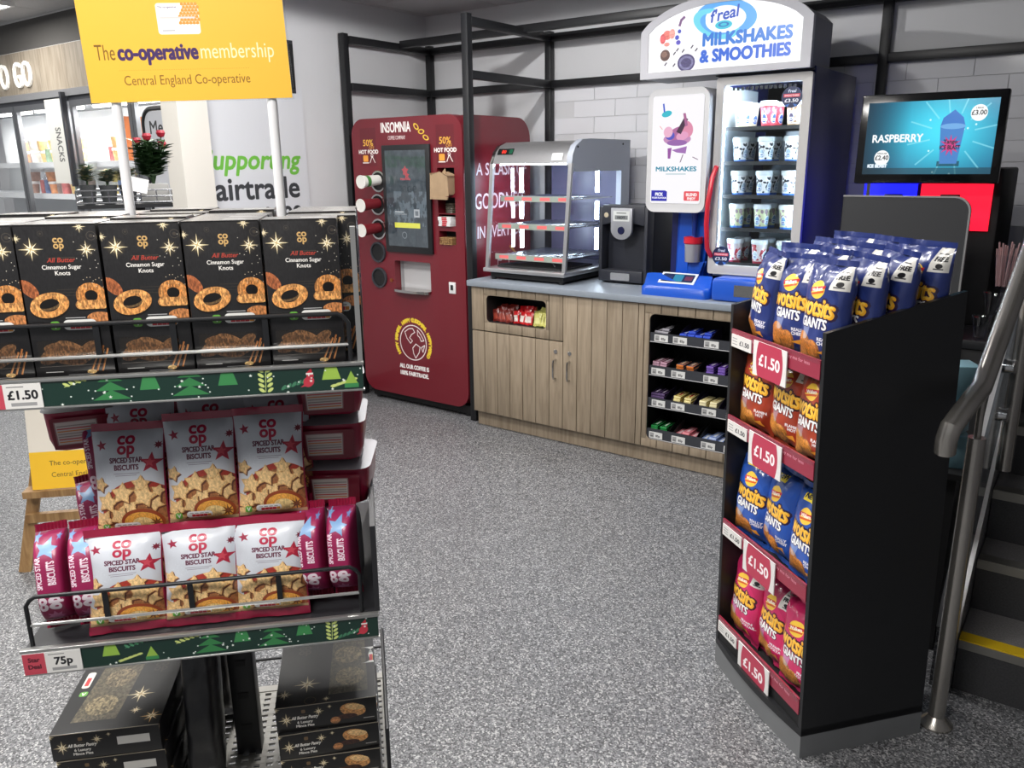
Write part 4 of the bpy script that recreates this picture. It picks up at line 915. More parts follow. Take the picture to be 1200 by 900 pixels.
for x_, y_, r_, ro in ((.1, .74, .12, .3), (.85, .42, .13, .7), (.5, .38, .16, .9), (.68, .72, .14, .1), (.9, .6, .1, .4), (.2, .48, .17, .2), (.12, .22, .17, .6), (.36, .26, .17, .5), (.42, .6, .17, .1), (.72, .54, .18, .3), (.12, .06, .16, .1)): biscuit_star(cv, x_, y_, r_, ro)
cv.ell(.66, .16, .29, .2, (146, 66, 34), rot=-.1); cv.ell(.66, .145, .25, .165, (226, 160, 70), rot=-.1, tex=.3); cv.ell(.66, .14, .14, .09, (240, 206, 140), rot=-.1, tex=.3)
cv.star(.84, .13, .1, 8, .3, (86, 46, 30)); cv.star(.84, .13, .05, 8, .4, (130, 76, 44))
cv.rect(0, 0, 1, .05, (190, 160, 120)); leafv(cv, .15, .1, .05); traffic(cv, .26, .06, .36, .1)
cv.rect(.0, 0, .012, 1.5, (140, 30, 62)); cv.rect(.98, 0, 1, 1.5, (140, 30, 62))
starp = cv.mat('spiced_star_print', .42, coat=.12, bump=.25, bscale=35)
foilr = mat('maroon_foil', S(150, 26, 60), .3, coat=.4, bump=.3, bscale=40); foils = mat('silver_foil', S(176, 178, 184), .28, .5, bump=.3, bscale=40)
cv = Cv(120, 330, (150, 34, 82))
cv.star(.5, 2.3, .32, 5, .42, (120, 160, 204), .2); cv.star(.2, 2.62, .16, 5, .42, (120, 160, 204)); cv.star(.8, 2.6, .12, 5, .42, (110, 130, 180))
cv.text('SPICED STAR', .36, 1.62, .27, (240, 226, 234), rot=PI/2, bold=.008, fit=.95); cv.text('BISCUITS', .68, 1.6, .27, (240, 226, 234), rot=PI/2, bold=.008, fit=.7)
cv.text('co', .4, .68, .5, (240, 226, 234), rot=PI/2, bold=.03, fit=.4); cv.text('op', .7, .68, .5, (240, 226, 234), rot=PI/2, bold=.03, fit=.4); cv.star(.5, .2, .22, 8, .5, (196, 120, 160))
gusp = cv.mat('gusset_print', .42, coat=.12, bump=.25, bscale=35)

# ------------------------------------------------------------------ biscuit display (gondola)
GF = Frame(-.838, .788, math.radians(46.8))
ga = GF.a
gd = thing('shop_display', 'black metal promotion display with christmas edged shelves in the foreground', 'display stand', GF.p(0, 0, 0), ga)
shelfm = mat('shelf_black', S(40, 40, 43), .4); chm = mat('edge_metal', S(188, 188, 186), .3, .8)
def xmas(seed, hh):
    cv = Cv(1000, int(1000*hh), (24, 52, 44)); r_ = random.Random(seed); H2 = hh
    def tree(x, s, c=(56, 128, 74)):
        for k_ in range(3): cv.poly([(x-.036*s*(1-.18*k_), .008+.02*k_*s), (x+.036*s*(1-.18*k_), .008+.02*k_*s), (x, .035+.018*k_*s)], c)
        for a in (-.036, .036, -.029, .029): cv.ell(x+a*s, .014+(.02 if abs(a) < .03 else 0), .0022, None, (230, 236, 230))
    def half(x, c=(62, 138, 80)): cv.poly([(x-.024, H2*.45), (x+.024, H2*.45), (x+.014, H2), (x-.014, H2)], c)
    def sprig(x, c=(206, 218, 128)):
        cv.line([(x, .004), (x+.004, H2)], .002, c)
        for k_ in range(5): cv.ell(x-.009, .01+k_*.014, .009, .0045, c, rot=-.7); cv.ell(x+.012, .01+k_*.014, .009, .0045, c, rot=.7)
    def sprig2(x, y, c, a):
        for k_ in range(5): cv.ell(x+k_*.013, y+k_*.004, .009, .004, c, rot=a); cv.line([(x-.005, y-.006), (x+.06, y+.016)], .0016, c)
    def bird(x): cv.ell(x, .027, .013, .016, (196, 56, 72), rot=-.5); cv.ell(x+.004, .044, .009, None, (190, 50, 66)); cv.rect(x-.006, .047, x+.012, .052, (240, 236, 232)); cv.poly([(x-.005, .052), (x+.01, .052), (x+.008, .066)], (190, 40, 56)); cv.poly([(x-.012, .02), (x-.022, .012), (x-.008, .014)], (196, 56, 72))
    def small(x): cv.poly([(x-.018, .012), (x+.018, .012), (x, .052)], (150, 186, 76)); cv.rect(x-.018, .004, x+.018, .016, (62, 138, 80))
    if seed == 1:
        sprig2(.29, .055, (206, 218, 128), -.5); tree(.39, 1.25); half(.48); tree(.575, 1.25); half(.665); sprig(.755); sprig2(.8, .014, (70, 128, 96), .9); bird(.863); half(.92, (160, 196, 80)); sprig2(.925, .012, (206, 218, 128), .2); small(.97)
    else:
        half(.235, (150, 190, 76)); sprig2(.28, .06, (84, 150, 110), -.8); small(.345); sprig2(.26, .012, (206, 218, 128), .2); sprig2(.42, .056, (206, 218, 128), -.5); tree(.51, 1.25); half(.6); tree(.69, 1.25); half(.78); sprig(.86); sprig2(.885, .012, (70, 128, 96), .9); bird(.955)
    for _ in range(16): cv.star(.2+.8*r_.random(), r_.random()*H2, .005, 5, .45, (236, 240, 232))
    for _ in range(22): cv.ell(.2+.8*r_.random(), r_.random()*H2, .0022, None, (226, 234, 226))
    return cv.mat('christmas_strip_%d' % seed, .3, coat=.3)
X0u, X0l, X1s, SD = -.565, -.522, -.01, .45
for (x0, z, dep, seed, nm) in ((X0u, 1.277, SD, 1, 'upper'), (X0l, .873, SD, 2, 'lower')):
    s_ = MB().box(x0, X1s, .004, dep, z-.012, z-.001, shelfm).build('shelf', gd, bevel=.002)
    MB().box(x0, X1s, -.004, .003, z-.036, z-.002, shelfm, front=xmas(seed, .037/(X1s-x0)*1.0)).build('edge_strip', s_)
    MB().box(x0-.002, X1s+.002, -.006, .004, z-.002, z+.003, chm).box(x0-.002, X1s+.002, -.006, .004, z-.0395, z-.0365, chm).build('edge_rail', s_, bevel=.001)
def wirerail(x0, x1, z0, z1, zm, y, uprights, r=.0032):
    c_ = .014
    t_ = MB().tube([(x0, y, z0), (x0, y, z1-c_), (x0+c_*.4, y, z1-c_*.4), (x0+c_, y, z1), (x1-c_, y, z1), (x1-c_*.4, y, z1-c_*.4), (x1, y, z1-c_), (x1, y, z0)], r, black, 10)
    t_.tube([(x0, y, zm), (x1, y, zm)], r*.8, chm, 8)
    for u_ in uprights: t_.box(u_-.004, u_+.004, y-.001, y+.001, zm-.002, z1, black)
    t_.build('wire_rail', gd)
wirerail(X0u+.01, -.026, 1.279, 1.349, 1.304, .007, (-.36, -.262, -.14))
wirerail(X0l+.012, -.034, .875, .953, .908, .009, (-.41, -.307, -.2, -.1)[:3] if 0 else (-.402, -.283, -.155))
# uprights and guards
MB().box(-.016, -.009, .0, .01, 1.279, 1.47, chm).box(-.015, -.010, .011, SD, 1.279, 1.47, acr).build('end_guard', gd)
MB().box(-.014, -.006, .005, SD, .875, 1.02, shelfm).build('end_guard', gd)
MB().box(-.296, -.25, .26, .3, .0, 1.27, black).build('column', gd, bevel=.003)
for q in range(5): MB().box(-.283, -.263, .2585, .2595, .5+q*.07, .512+q*.07, blackm).build('column_slot', gd)
MB().box(-.47, -.06, .1, .16, .0, .03, black).box(-.29, -.235, .02, .45, .0, .03, black).build('foot_base', gd, bevel=.004)
pf = MB(); px0, px1, py0, py1, pz = -.55, -.01, .01, .45, .446
grm = mat('perforated_shelf_grey', S(150, 148, 142), .45)
for i in range(24): x_ = px0+(px1-px0)*i/23; pf.box(x_-.0055, x_+.0055, py0, py1, pz-.004, pz, grm)
for j in range(25): y_ = py0+(py1-py0)*j/24; pf.box(px0, px1, y_-.0048, y_+.0048, pz-.0042, pz+.0002, grm)
pf.box(px0-.006, px1+.006, py1, py1+.02, pz-.01, pz+.002, grm).build('perforated_shelf', gd, smooth=0)
MB().tube([(px0, .46, .52), (px1, .46, .52)], .003, black).tube([(-.21, .46, .45), (-.21, .46, .7)], .003, black).tube([(px1+.004, .0, .45), (px1+.004, .0, .66), (px1+.004, .3, .66), (px1+.004, .45, .45)], .0035, black).build('wire_back', gd)
# price tickets
def ticket_card(nm, price, left, x, z, w_, h):
    cv = Cv(300, int(300*h/w_), (232, 230, 226)); hh = h/w_
    cv.rect(0, 0, .38, hh, (200, 76, 92))
    ys = .6*hh if len(left) == 2 else .4*hh
    for i, s_ in enumerate(left): cv.text(s_, .19, ys-i*.22*hh*1.5, .26*hh*1.1, (92, 34, 46), bold=.006)
    cv.text(price, .69, .38*hh, .5*hh, (34, 34, 38), bold=.008); cv.rect(.48, .1*hh, .9, .24*hh, (160, 160, 160)); cv.rect(.44, .86*hh, .72, .9*hh, (130, 130, 130))
    MB().box(0, w_, -.0065, -.0045, 0, h, white, front=cv.mat('ticket_'+nm, .35)).build('price_ticket', gd, (x, 0, z))
ticket_card('upper', '£1.50', ['only.'], -.511, 1.2405, .076, .034); ticket_card('lower', '75p', ['Star', 'Deal'], -.521, .8365, .079, .034)
# cinnamon sugar knots cartons
BW, BH, BD = .1005, .204, .058
cv = Cv(400, 812, (34, 33, 34)); cv.a *= (1+.5*(vnoise(1624, 800, 60, 8, 2)-.5)*np.linspace(.4, 1, 1624)[:, None])[..., None]
for x_ in np.linspace(.02, .98, 40): cv.line([(x_, .6), (x_+.005, 2.0)], .0015, (48, 46, 46), .6)
starlight(cv, .18, 1.72, .16); starlight(cv, .85, 1.7, .13); starlight(cv, .8, 2.0, .09); starlight(cv, .02, 1.86, .07)
for x_, y_, r_ in ((.93, 1.88, .06), (.32, 1.92, .035)): cv.ell(x_, y_, r_, None, (70, 64, 58), hole=.85); cv.ell(x_, y_, r_*.4, None, (64, 58, 52))
for _ in range(14): cv.ell(.7+.28*rnd.random(), 1.45+.5*rnd.random(), .006, None, (220, 214, 200))
coop(cv, .52, 1.8, .13, (196, 158, 100)); cv.rect(.36, 1.6, .7, 1.606, (80, 70, 56))
cv.text('All Butter', .52, 1.545, .085, (170, 62, 50), shear=.25, bold=.002); cv.text('Cinnamon Sugar', .52, 1.455, .08, (240, 236, 230), bold=.0015, fit=.48); cv.text('Knots', .52, 1.375, .08, (240, 236, 230), bold=.0015)
for k_ in range(3): cv.rect(.42, 1.1+k_*.04, .66, 1.105+k_*.04, (70, 62, 52))
kn = (190, 124, 66)
def knot(x, y, rx, ry, rot, hole=.5, c=kn): 
    cv.ell(x+.01, y-.02, rx, ry, (20, 16, 14), rot=rot); cv.ell(x, y, rx, ry, c, rot=rot, tex=.75, hole=hole); cv.ell(x-.005, y+.012, rx*.9, ry*.88, (214, 154, 94), al=.45, rot=rot, tex=.8, hole=.72)
dy_ = .19
cv.ell(.08, 1.2, .08, .15, (160, 92, 56), rot=.7, tex=.6); cv.ell(.3, .76+dy_, .25, .165, (20, 16, 14), rot=.2)
cv.ell(.3, .79+dy_, .25, .165, (206, 142, 80), rot=.25, tex=.8, hole=.5); cv.ell(.29, .83+dy_, .22, .11, (228, 172, 108), rot=.25, al=.4, tex=.8, hole=.7)
knot(.83, .9+dy_, .19, .175, 0, .42); cv.rect(.62, .7+dy_, 1.0, .83+dy_, (16, 14, 12), r=.05); cv.rect(.62, .72+dy_, 1.02, .84+dy_, (214, 152, 90), tex=.8, r=.06); cv.ell(.9, .6+dy_, .16, .08, (186, 122, 74), tex=.8)
for _ in range(12): cv.ell(.75+.25*rnd.random(), 1.15+.2*rnd.random(), .006, None, (220, 200, 170))
leafv(cv, .33, .7, .06); traffic(cv, .43, .635, .42, .14); cv.rect(.47, .795, .72, .805, (200, 200, 200))
cv.rect(.06, .14, .84, .5, (30, 24, 20), r=.03)
for x_, y_, a, b, ro in ((.25, .3, .2, .1, .5), (.5, .36, .22, .1, -.5), (.62, .27, .2, .09, .4), (.42, .24, .24, .08, -.2), (.3, .4, .16, .07, .1), (.7, .38, .14, .07, .6)):
    cv.ell(x_, y_, a, b, (128, 90, 58), rot=ro, tex=.9); cv.ell(x_, y_-.015, a*.9, b*.45, (96, 64, 40), al=.6, rot=ro, tex=.9)
cv.rect(.0, .14, .07, .52, (26, 25, 26)); cv.rect(0, .0, 1, .15, (30, 29, 30)); cv.rect(.83, .14, 1, .52, (30, 29, 30))
for k_ in range(3): cv.line([(.7+k_*.07, .06), (.84+k_*.05, .36+.04*(k_ % 2))], .022, (176, 110, 60)); cv.line([(.71+k_*.07, .07), (.845+k_*.05, .35)], .006, (226, 170, 110))
cv.ell(.7, .05, .06, .03, (206, 170, 116), tex=.8); cv.rect(.12, .06, .34, .07, (200, 200, 196)); cv.line([(.06, .14), (.84, .15)], .005, (150, 140, 130)); cv.rect(.4, .015, .7, .022, (150, 150, 150))
cinp = cv.mat('cinnamon_knots_print', .32, coat=.2); cartm = mat('carton_black', S(36, 35, 36), .32, coat=.2)
cv = Cv(200, 116, (74, 72, 70)); cv.a *= (1+.5*(vnoise(232, 400, 30, 4, 2)-.5))[..., None]; cv.rect(.5, .2, .9, .26, (190, 190, 186)); cv.rect(.5, .32, .8, .37, (190, 190, 186)); cv.rect(.0, .0, 1, .025, (190, 180, 166)); cv.rect(0, .55, 1, .58, (190, 180, 166))
topp = cv.mat('carton_top_print', .3, coat=.2)
t = thing('biscuit_carton', 'c', 'carton')
MB().box(-BW/2, BW/2, 0, BD, 0, BH-.001, cartm, front=cinp).build('carton', t, bevel=.0008)
MB().box(-BW/2+.0005, BW/2-.0005, -.0006, BD, BH-.001, BH, cartm, top=topp).build('top_flap', t)
MB().plate(rrect(-.044, .015, .034, .05, .003), [], -.0007, -.0002, glass('carton_film', (.97, .97, .96, 1))).build('window_film', t)
cart = Proto(t); colw = ('leftmost', 'second', 'third', 'fourth', 'rightmost')
for r_ in range(5):
    for c_ in range(5):
        y = .012+r_*.0605+(.035 if r_ >= 3 else 0)
        x = -.4965+c_*.1032; dx = rnd.uniform(-.001, .001)
        nm = '%s black cinnamon knots carton in the front row' % colw[c_] if r_ == 0 else 'black cinnamon knots carton, row %s from the front, %s column' % (('two', 'three', 'four', 'five')[r_-1], colw[c_])
        cart.put(GF.p(x+dx+(.026 if r_ and c_ == 4 else 0)+(0 if r_ == 0 else rnd.uniform(-.0015, .0015)), y, 1.2775+(.003 if r_ and (r_+c_) % 3 == 0 else 0)), (0, 0, ga+rnd.uniform(-.008, .008)), nm, 'cinnamon knots cartons on the upper shelf')
cart.o['category'] = 'carton'
# biscuit bags
BGW, BGH = .108, .182
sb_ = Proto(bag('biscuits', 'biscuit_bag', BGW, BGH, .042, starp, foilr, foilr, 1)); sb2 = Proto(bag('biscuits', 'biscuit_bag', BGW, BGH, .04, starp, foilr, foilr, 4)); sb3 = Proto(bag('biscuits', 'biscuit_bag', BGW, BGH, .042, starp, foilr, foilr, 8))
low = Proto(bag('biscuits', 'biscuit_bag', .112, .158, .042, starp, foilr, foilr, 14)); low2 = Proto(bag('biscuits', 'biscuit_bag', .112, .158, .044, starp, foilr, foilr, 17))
tri = [sb_, sb2, sb3]; G3 = ('left', 'middle', 'right'); gg = 'spiced star biscuit bags on the lower shelf'
for i, x in enumerate((-.379, -.271, -.169)):
    (low, low2, low)[i].put(GF.p(x, .022, .875), (-.26, 0, ga+(.03, .02, -.03)[i]), 'silver spiced star biscuit bag in the bottom front row, %s of three' % G3[i], gg)
    low2.put(GF.p(x+.008, .12, .875), (-.03, 0, ga), 'silver biscuit bag hidden behind the bottom front row, %s one' % G3[i], gg)
    tri[(i+2) % 3].put(GF.p(x+(.008, .006, .008)[i]-.001, .085, (.996, 1.006, 1.008)[i]), (-.22, 0, ga+(-.02, .02, .01)[i]), 'silver spiced star biscuit bag in the raised second row, %s of three' % G3[i], gg)
    tri[(i+1) % 3].put(GF.p(x+.016, .15, 1.022), (-.14, 0, ga), 'shaded biscuit bag directly behind the raised row, %s one' % G3[i], gg)
    tri[i].put(GF.p(x+.012, .2, 1.04), (-.12, 0, ga), 'shaded biscuit bag third from the front of the raised pile, %s one' % G3[i], gg)
    tri[i].put(GF.p(x+.012, .2, .875), (-.03, 0, ga), 'biscuit bag buried at the back of the lower shelf, %s one' % G3[i], gg)
gs = Proto(bag('biscuits', 'biscuit_bag', .044, .16, .105, gusp, foils, foilr, 11, crk=.003, pw=9))
gs.put(GF.p(-.484, .06, .875), (-.26, -.03, ga+.12), 'maroon edge of a biscuit bag turned sideways at the far left of the lower shelf', gg)
gs.put(GF.p(-.437, .06, .875), (-.26, -.03, ga+.1), 'maroon edge of a sideways biscuit bag, second from the left on the lower shelf', gg)
gs.put(GF.p(-.100, .07, .875), (-.14, -.06, ga-.16), 'sideways biscuit bag just right of the front rows, maroon strip facing out', gg)
gs.put(GF.p(-.053, .07, .875), (-.14, -.05, ga-.2), 'sideways biscuit bag at the right end of the lower shelf, maroon strip facing out', gg)
gs.put(GF.p(-.455, .2, .9), (-.3, -.1, ga+.2), 'maroon biscuit bag leaning behind the left sideways bags', gg)
gs.put(GF.p(-.42, .165, 1.02), (-.3, -.1, ga+.1), 'maroon biscuit bag on top behind the left sideways bags', gg)
cv = Cv(260, 180, (122, 24, 44)); cv.rect(.06, .08, .78, .62, (150, 110, 110), r=.01); cv.rect(.08, .1, .76, .6, (206, 196, 190))
for k_ in range(7): cv.rect(.1, .14+k_*.06, .74, .165+k_*.06, ((206, 130, 70), (186, 60, 60), (150, 140, 136), (160, 150, 146))[k_ % 4])
nutp = cv.mat('nutrition_print', .35, coat=.3, bump=.2, bscale=35)
def red_pack(label, x, y, z, rz, w_=.105, h=.066):
    t = thing('biscuit_pack', label, 'biscuits', GF.p(x, y, z), ga+rz, gg)
    n = 10; vs = []; us = []
    m_ = MB()
    out = rrect(-w_/2, 0, w_/2, .14, .02, 4); N = len(out)
    for k_, (f_, zz) in enumerate(((.9, 0), (1.0, h*.3), (1.03, h*.7), (1.05, h))):
        vs += [(p[0]*f_, (p[1]-.07)*f_+.07, zz+.003*noise.noise(Vector((p[0]*50, p[1]*50, k_+x*9)))) for p in out]
    m_.add(vs, [[k_*N+i, k_*N+(i+1) % N, (k_+1)*N+(i+1) % N, (k_+1)*N+i] for k_ in range(3) for i in range(N)]+[[i for i in range(N)][::-1]], foilr); m_.build('pack_side', t, smooth=60)
    MB().quad((-w_/2*.82, -.0045, .006), (w_/2*.72, -.0045, .006), (w_/2*.76, -.009, h*.86), (-w_/2*.86, -.009, h*.86), nutp).build('nutrition_panel', t)
    m_ = MB(); vs = [(0, .065, h+.012)]+[(p[0]*1.1, (p[1]-.07)*1.12+.066, h+.001) for p in out]
    m_.add(vs, [[0, i+1, (i+1) % N+1] for i in range(N)], mat('white_foil', S(168, 168, 174), .45, .1)); m_.build('pack_top', t, smooth=60)
red_pack('dark red biscuit pack lying flat on the right pile, lowest of three', -.066, .15, .998, -.12); red_pack('dark red biscuit pack with white top, middle of the right pile', -.07, .15, 1.077, -.05); red_pack('dark red biscuit pack under the upper shelf, topmost of the right pile', -.066, .15, 1.156, .04)
red_pack('dark red biscuit pack with white top at the left behind the raised row', -.45, .17, 1.12, .2)
for x_, y_ in ((-.07, .16), (-.07, .23)): gs.put(GF.p(x_, y_+.04, .875), (-.02, 0, ga), 'maroon biscuit bag standing under the right pile of packs, '+('front' if y_ < .2 else 'rear'), gg)
# mince pie cartons
MW, MH, MD = .172, .0505, .25
def mince_tex(pies):
    cv = Cv(520, 153, (26, 25, 25)); starlight(cv, .1, .14, .085); starlight(cv, .42, .2, .06); starlight(cv, .53, .24, .03); starlight(cv, .0, .27, .05)
    cv.rect(.25, .2, .29, .24, (110, 88, 62), r=.01); cv.rect(.23, .175, .31, .18, (90, 74, 56))
    cv.text('All Butter Pastry', .28, .135, .05, (232, 228, 220), shear=.25, bold=.002, fit=.26); cv.text('6 Luxury', .28, .085, .042, (232, 228, 220), bold=.002); cv.text('Mince Pies', .28, .042, .042, (232, 228, 220), bold=.002)
    if pies:
        cv.ell(.76, .17, .13, .075, (196, 140, 84), rot=-.25, tex=.7); cv.ell(.78, .2, .1, .035, (228, 186, 130), rot=-.2, tex=.5); cv.ell(.7, .1, .1, .03, (60, 32, 22), tex=.9); cv.ell(.58, .07, .05, .04, (176, 120, 74), tex=.8); cv.rect(.86, .05, .97, .058, (190, 186, 180))
    else: cv.rect(.6, .11, .9, .2, (214, 212, 206))
    return cv.mat('mince_pie_end_%d' % pies, .3, coat=.2)
cv = Cv(300, 436, (22, 22, 23)); cv.poly([(.52, .12), (.92, .12), (.9, 1.2), (.56, 1.2)], (84, 78, 62), tex=.7); cv.ell(.74, .4, .15, .16, (128, 116, 88), tex=.9); cv.ell(.72, .8, .15, .16, (120, 108, 82), tex=.9)
starlight(cv, .3, .34, .15); starlight(cv, .08, .2, .09); starlight(cv, .5, .06, .05); cv.ell(.34, .06, .06, None, (80, 66, 48), hole=.86); coop(cv, .25, .98, .14, (50, 46, 40)); traffic(cv, .02+.92, .6, .05, .3)
mtop = cv.mat('mince_pie_top', .5)
cvb = Cv(300, 436, (22, 22, 23)); cvb.poly([(.14, .16), (.56, .16), (.62, 1.25), (.22, 1.25)], (92, 84, 66), tex=.7); cvb.ell(.36, .4, .15, .16, (136, 122, 92), tex=.9); cvb.ell(.42, .85, .15, .16, (124, 110, 84), tex=.9)
starlight(cvb, .7, .52, .15); starlight(cvb, .72, .26, .07); starlight(cvb, .9, .14, .12, (240, 190, 120)); leafv(cvb, .12, .62, .04); cvb.rect(.06, .72, .14, 1.0, (230, 226, 220), r=.03); cvb.rect(.08, .76, .12, .9, (206, 60, 60)); coop(cvb, .8, 1.0, .14, (50, 46, 40))
mtopb = cvb.mat('mince_pie_top_plain', .5)
for side, x, tt, nb_, lab in (('right', -.105, 1, 4, 'right'), ('left', -.455, 0, 4, 'left')):
    t = thing('mince_pie_carton', 'x', 'carton')
    MB().box(-MW/2, MW/2, 0, MD, 0, MH, cartm, front=mince_tex(tt), top=mtop if tt else mtopb).build('carton', t, bevel=.001)
    MB().box(-MW/2+.001, MW/2-.001, -.0008, 0, MH-.0012, MH-.0002, mat('carton_fold', S(150, 140, 124), .5)).build('lid_fold', t)
    P_ = Proto(t)
    for i in range(nb_):
        P_.put(GF.p(x+rnd.uniform(-.004, .004)+(.004*i if not tt else 0)*-1, .1+rnd.uniform(-.003, .003), .4465+i*(MH+.001)), (0, 0, ga+(.02 if tt else .0)+rnd.uniform(-.015, .015)), 'mince pie carton in the %s stack on the bottom shelf, %s' % (lab, ('lowest', 'second up', 'third up', 'topmost')[i]), 'mince pie cartons in the %s stack' % lab)
film = mat('black_film', S(46, 46, 48), .35, bump=.6, bscale=24)
bb = Proto(bag('wrapping', 'black_film_wrap', .058, .37, .12, film, film, film, 21, crk=.02, pw=6, nu=18, nv=30))
bb.put(GF.p(-.336, .2, .4465), (-.03, .03, ga), 'crumpled black plastic wrapping standing beside the left mince pie stack', 'black plastic wrapping'); bb.o['category'] = 'wrapping'
bb.put(GF.p(-.335, .37, .4465), (0, .02, ga), 'crumpled black plastic wrapping behind the first piece, next to the column', 'black plastic wrapping')

# yellow membership sign on two poles
sg = thing('promotion_sign', 'yellow membership sign on two white poles above the cartons', 'sign', GF.p(-.235, .2, 1.2785), ga)
for x in (-.112, .112): MB().lathe([(.0075, 0), (.0075, .50)], mat('pole_white', S(226, 226, 228), .35), 14).build('pole', sg, (x, .004, 0))
cv = Cv(760, 540, (236, 184, 62))
cv.text('The', .055, .2, .105, (120, 84, 20), 'l', fit=.095); cv.text('co-operative', .165, .2, .105, (62, 36, 92), 'l', bold=.004, fit=.385); cv.text('membership', .565, .2, .105, (252, 236, 190), 'l', fit=.365)
for k_ in range(56): cv.ell(.16+k_*.0115, .15, .0016, None, (170, 120, 30))
cv.text('Central England Co-operative', .485, .08, .066, (130, 92, 30), fit=.62)
cv.rect(.375, .315, .58, .46, (242, 240, 236), r=.014); cv.text('The co-operative', .43, .437, .014, (60, 40, 90), fit=.09)
for a in range(6):
    for b in range(7):
        if a+b*.3 > .8: cv.star(.487+a*.0165+(b % 2)*.008, .455-b*.0145, .0095, 3, .87, (236, 150, 60))
cv.rect(.395, .33, .455, .335, (160, 160, 170)); cv.text('9826 1234', .45, .34, .022, (190, 188, 190)) if 0 else cv.rect(.39, .388, .56, .397, (210, 206, 204))
o = MB().box(-.1435, .1435, -.006, -.003, 0, .207, white, front=cv.mat('membership_print', .4)).build('sign_panel', sg, (0, 0, .369), (0, -.03, 0))
MB().box(-.146, .146, -.003, .0, -.002, .209, acr).build('sign_holder', sg, (0, 0, .369), (0, -.03, 0))

# ------------------------------------------------------------------ crisps stand
SF = Frame(-.841, 2.218, math.atan2(-.291, .361)); sa = SF.a; SW, SDp = .464, .383
st_ = thing('crisps_stand', 'tall black crisps stand with four stocked shelves and a grey plinth', 'display stand', SF.p(0, 0, 0), sa)
pan = [(0, .07), (SDp, .07), (SDp, 1.245), (0, 1.165)]
MB().plate(pan, [], 0, .014, black, 'x').build('side_panel', st_); MB().plate(pan, [], SW-.014, SW, black, 'x').build('side_panel', st_)
MB().box(.014, SW-.014, SDp-.012, SDp, .07, 1.2, blackm).build('back_panel', st_)
arc = [(SW*i/10, -.018*math.sin(PI*i/10)) for i in range(11)]
MB().plate(arc+[(SW, SDp), (0, SDp)], [], .068, .09, black, 'z').build('floor_board', st_)
ga_ = mat('grey_plinth', S(112, 114, 116), .45, nscale=9, namt=.05)
MB().plate([(SW*i/10, -.012*math.sin(PI*i/10)) for i in range(11)]+[(SW, SDp), (0, SDp)], [], 0, .068, ga_, 'z').build('plinth', st_)
MB().box(.014, SW-.014, .002, .012, .09, .135, blackm).build('toe_board', st_)
TZ = [1.055, .80, .468, .132]
pinkm = mat('maroon_strip', S(150, 44, 66), .35)
cv = Cv(400, 260, (228, 226, 224)); cv.ell(.5, .325, .40, .62, (186, 58, 84)); cv.text('£1.50', .5, .22, .3, (250, 240, 242), bold=.01, fit=.62)
cardp = cv.mat('price_card_print', .35)
cv = Cv(200, 90, (222, 220, 216)); cv.text('£1.50', .66, .13, .22, (50, 50, 54), bold=.008)
for k_ in range(3): cv.rect(.06, .1+k_*.1, .3, .13+k_*.1, (150, 150, 150))
tikp = cv.mat('strip_ticket_print', .4)
cv = Cv(800, 90, (152, 46, 68)); 
for a in (.2, .78): cv.text('Buy me for less', a, .065, .03, (232, 170, 184), fit=.24)
stripp = cv.mat('maroon_strip_print', .35, coat=.2)
for i, z in enumerate(TZ):
    s_ = MB().box(.014, SW-.014, .006, SDp-.013, z-.01, z, blackm).build('shelf', st_)
    MB().box(.014, SW-.014, -.002, .004, z-.005, z+.043, pinkm, front=stripp).build('edge_strip', s_)
    MB().box(.014, SW-.014, -.006, -.0025, z+.034, z+.046, acr).build('clear_lip', s_)
    MB().box(.02, .13, -.005, -.0025, z-.006, z+.03, white, front=tikp).build('strip_ticket', s_)
    MB().box(.15, .315, -.0085, -.006, z-.057, z+.037, white, front=cardp).build('price_card', s_)
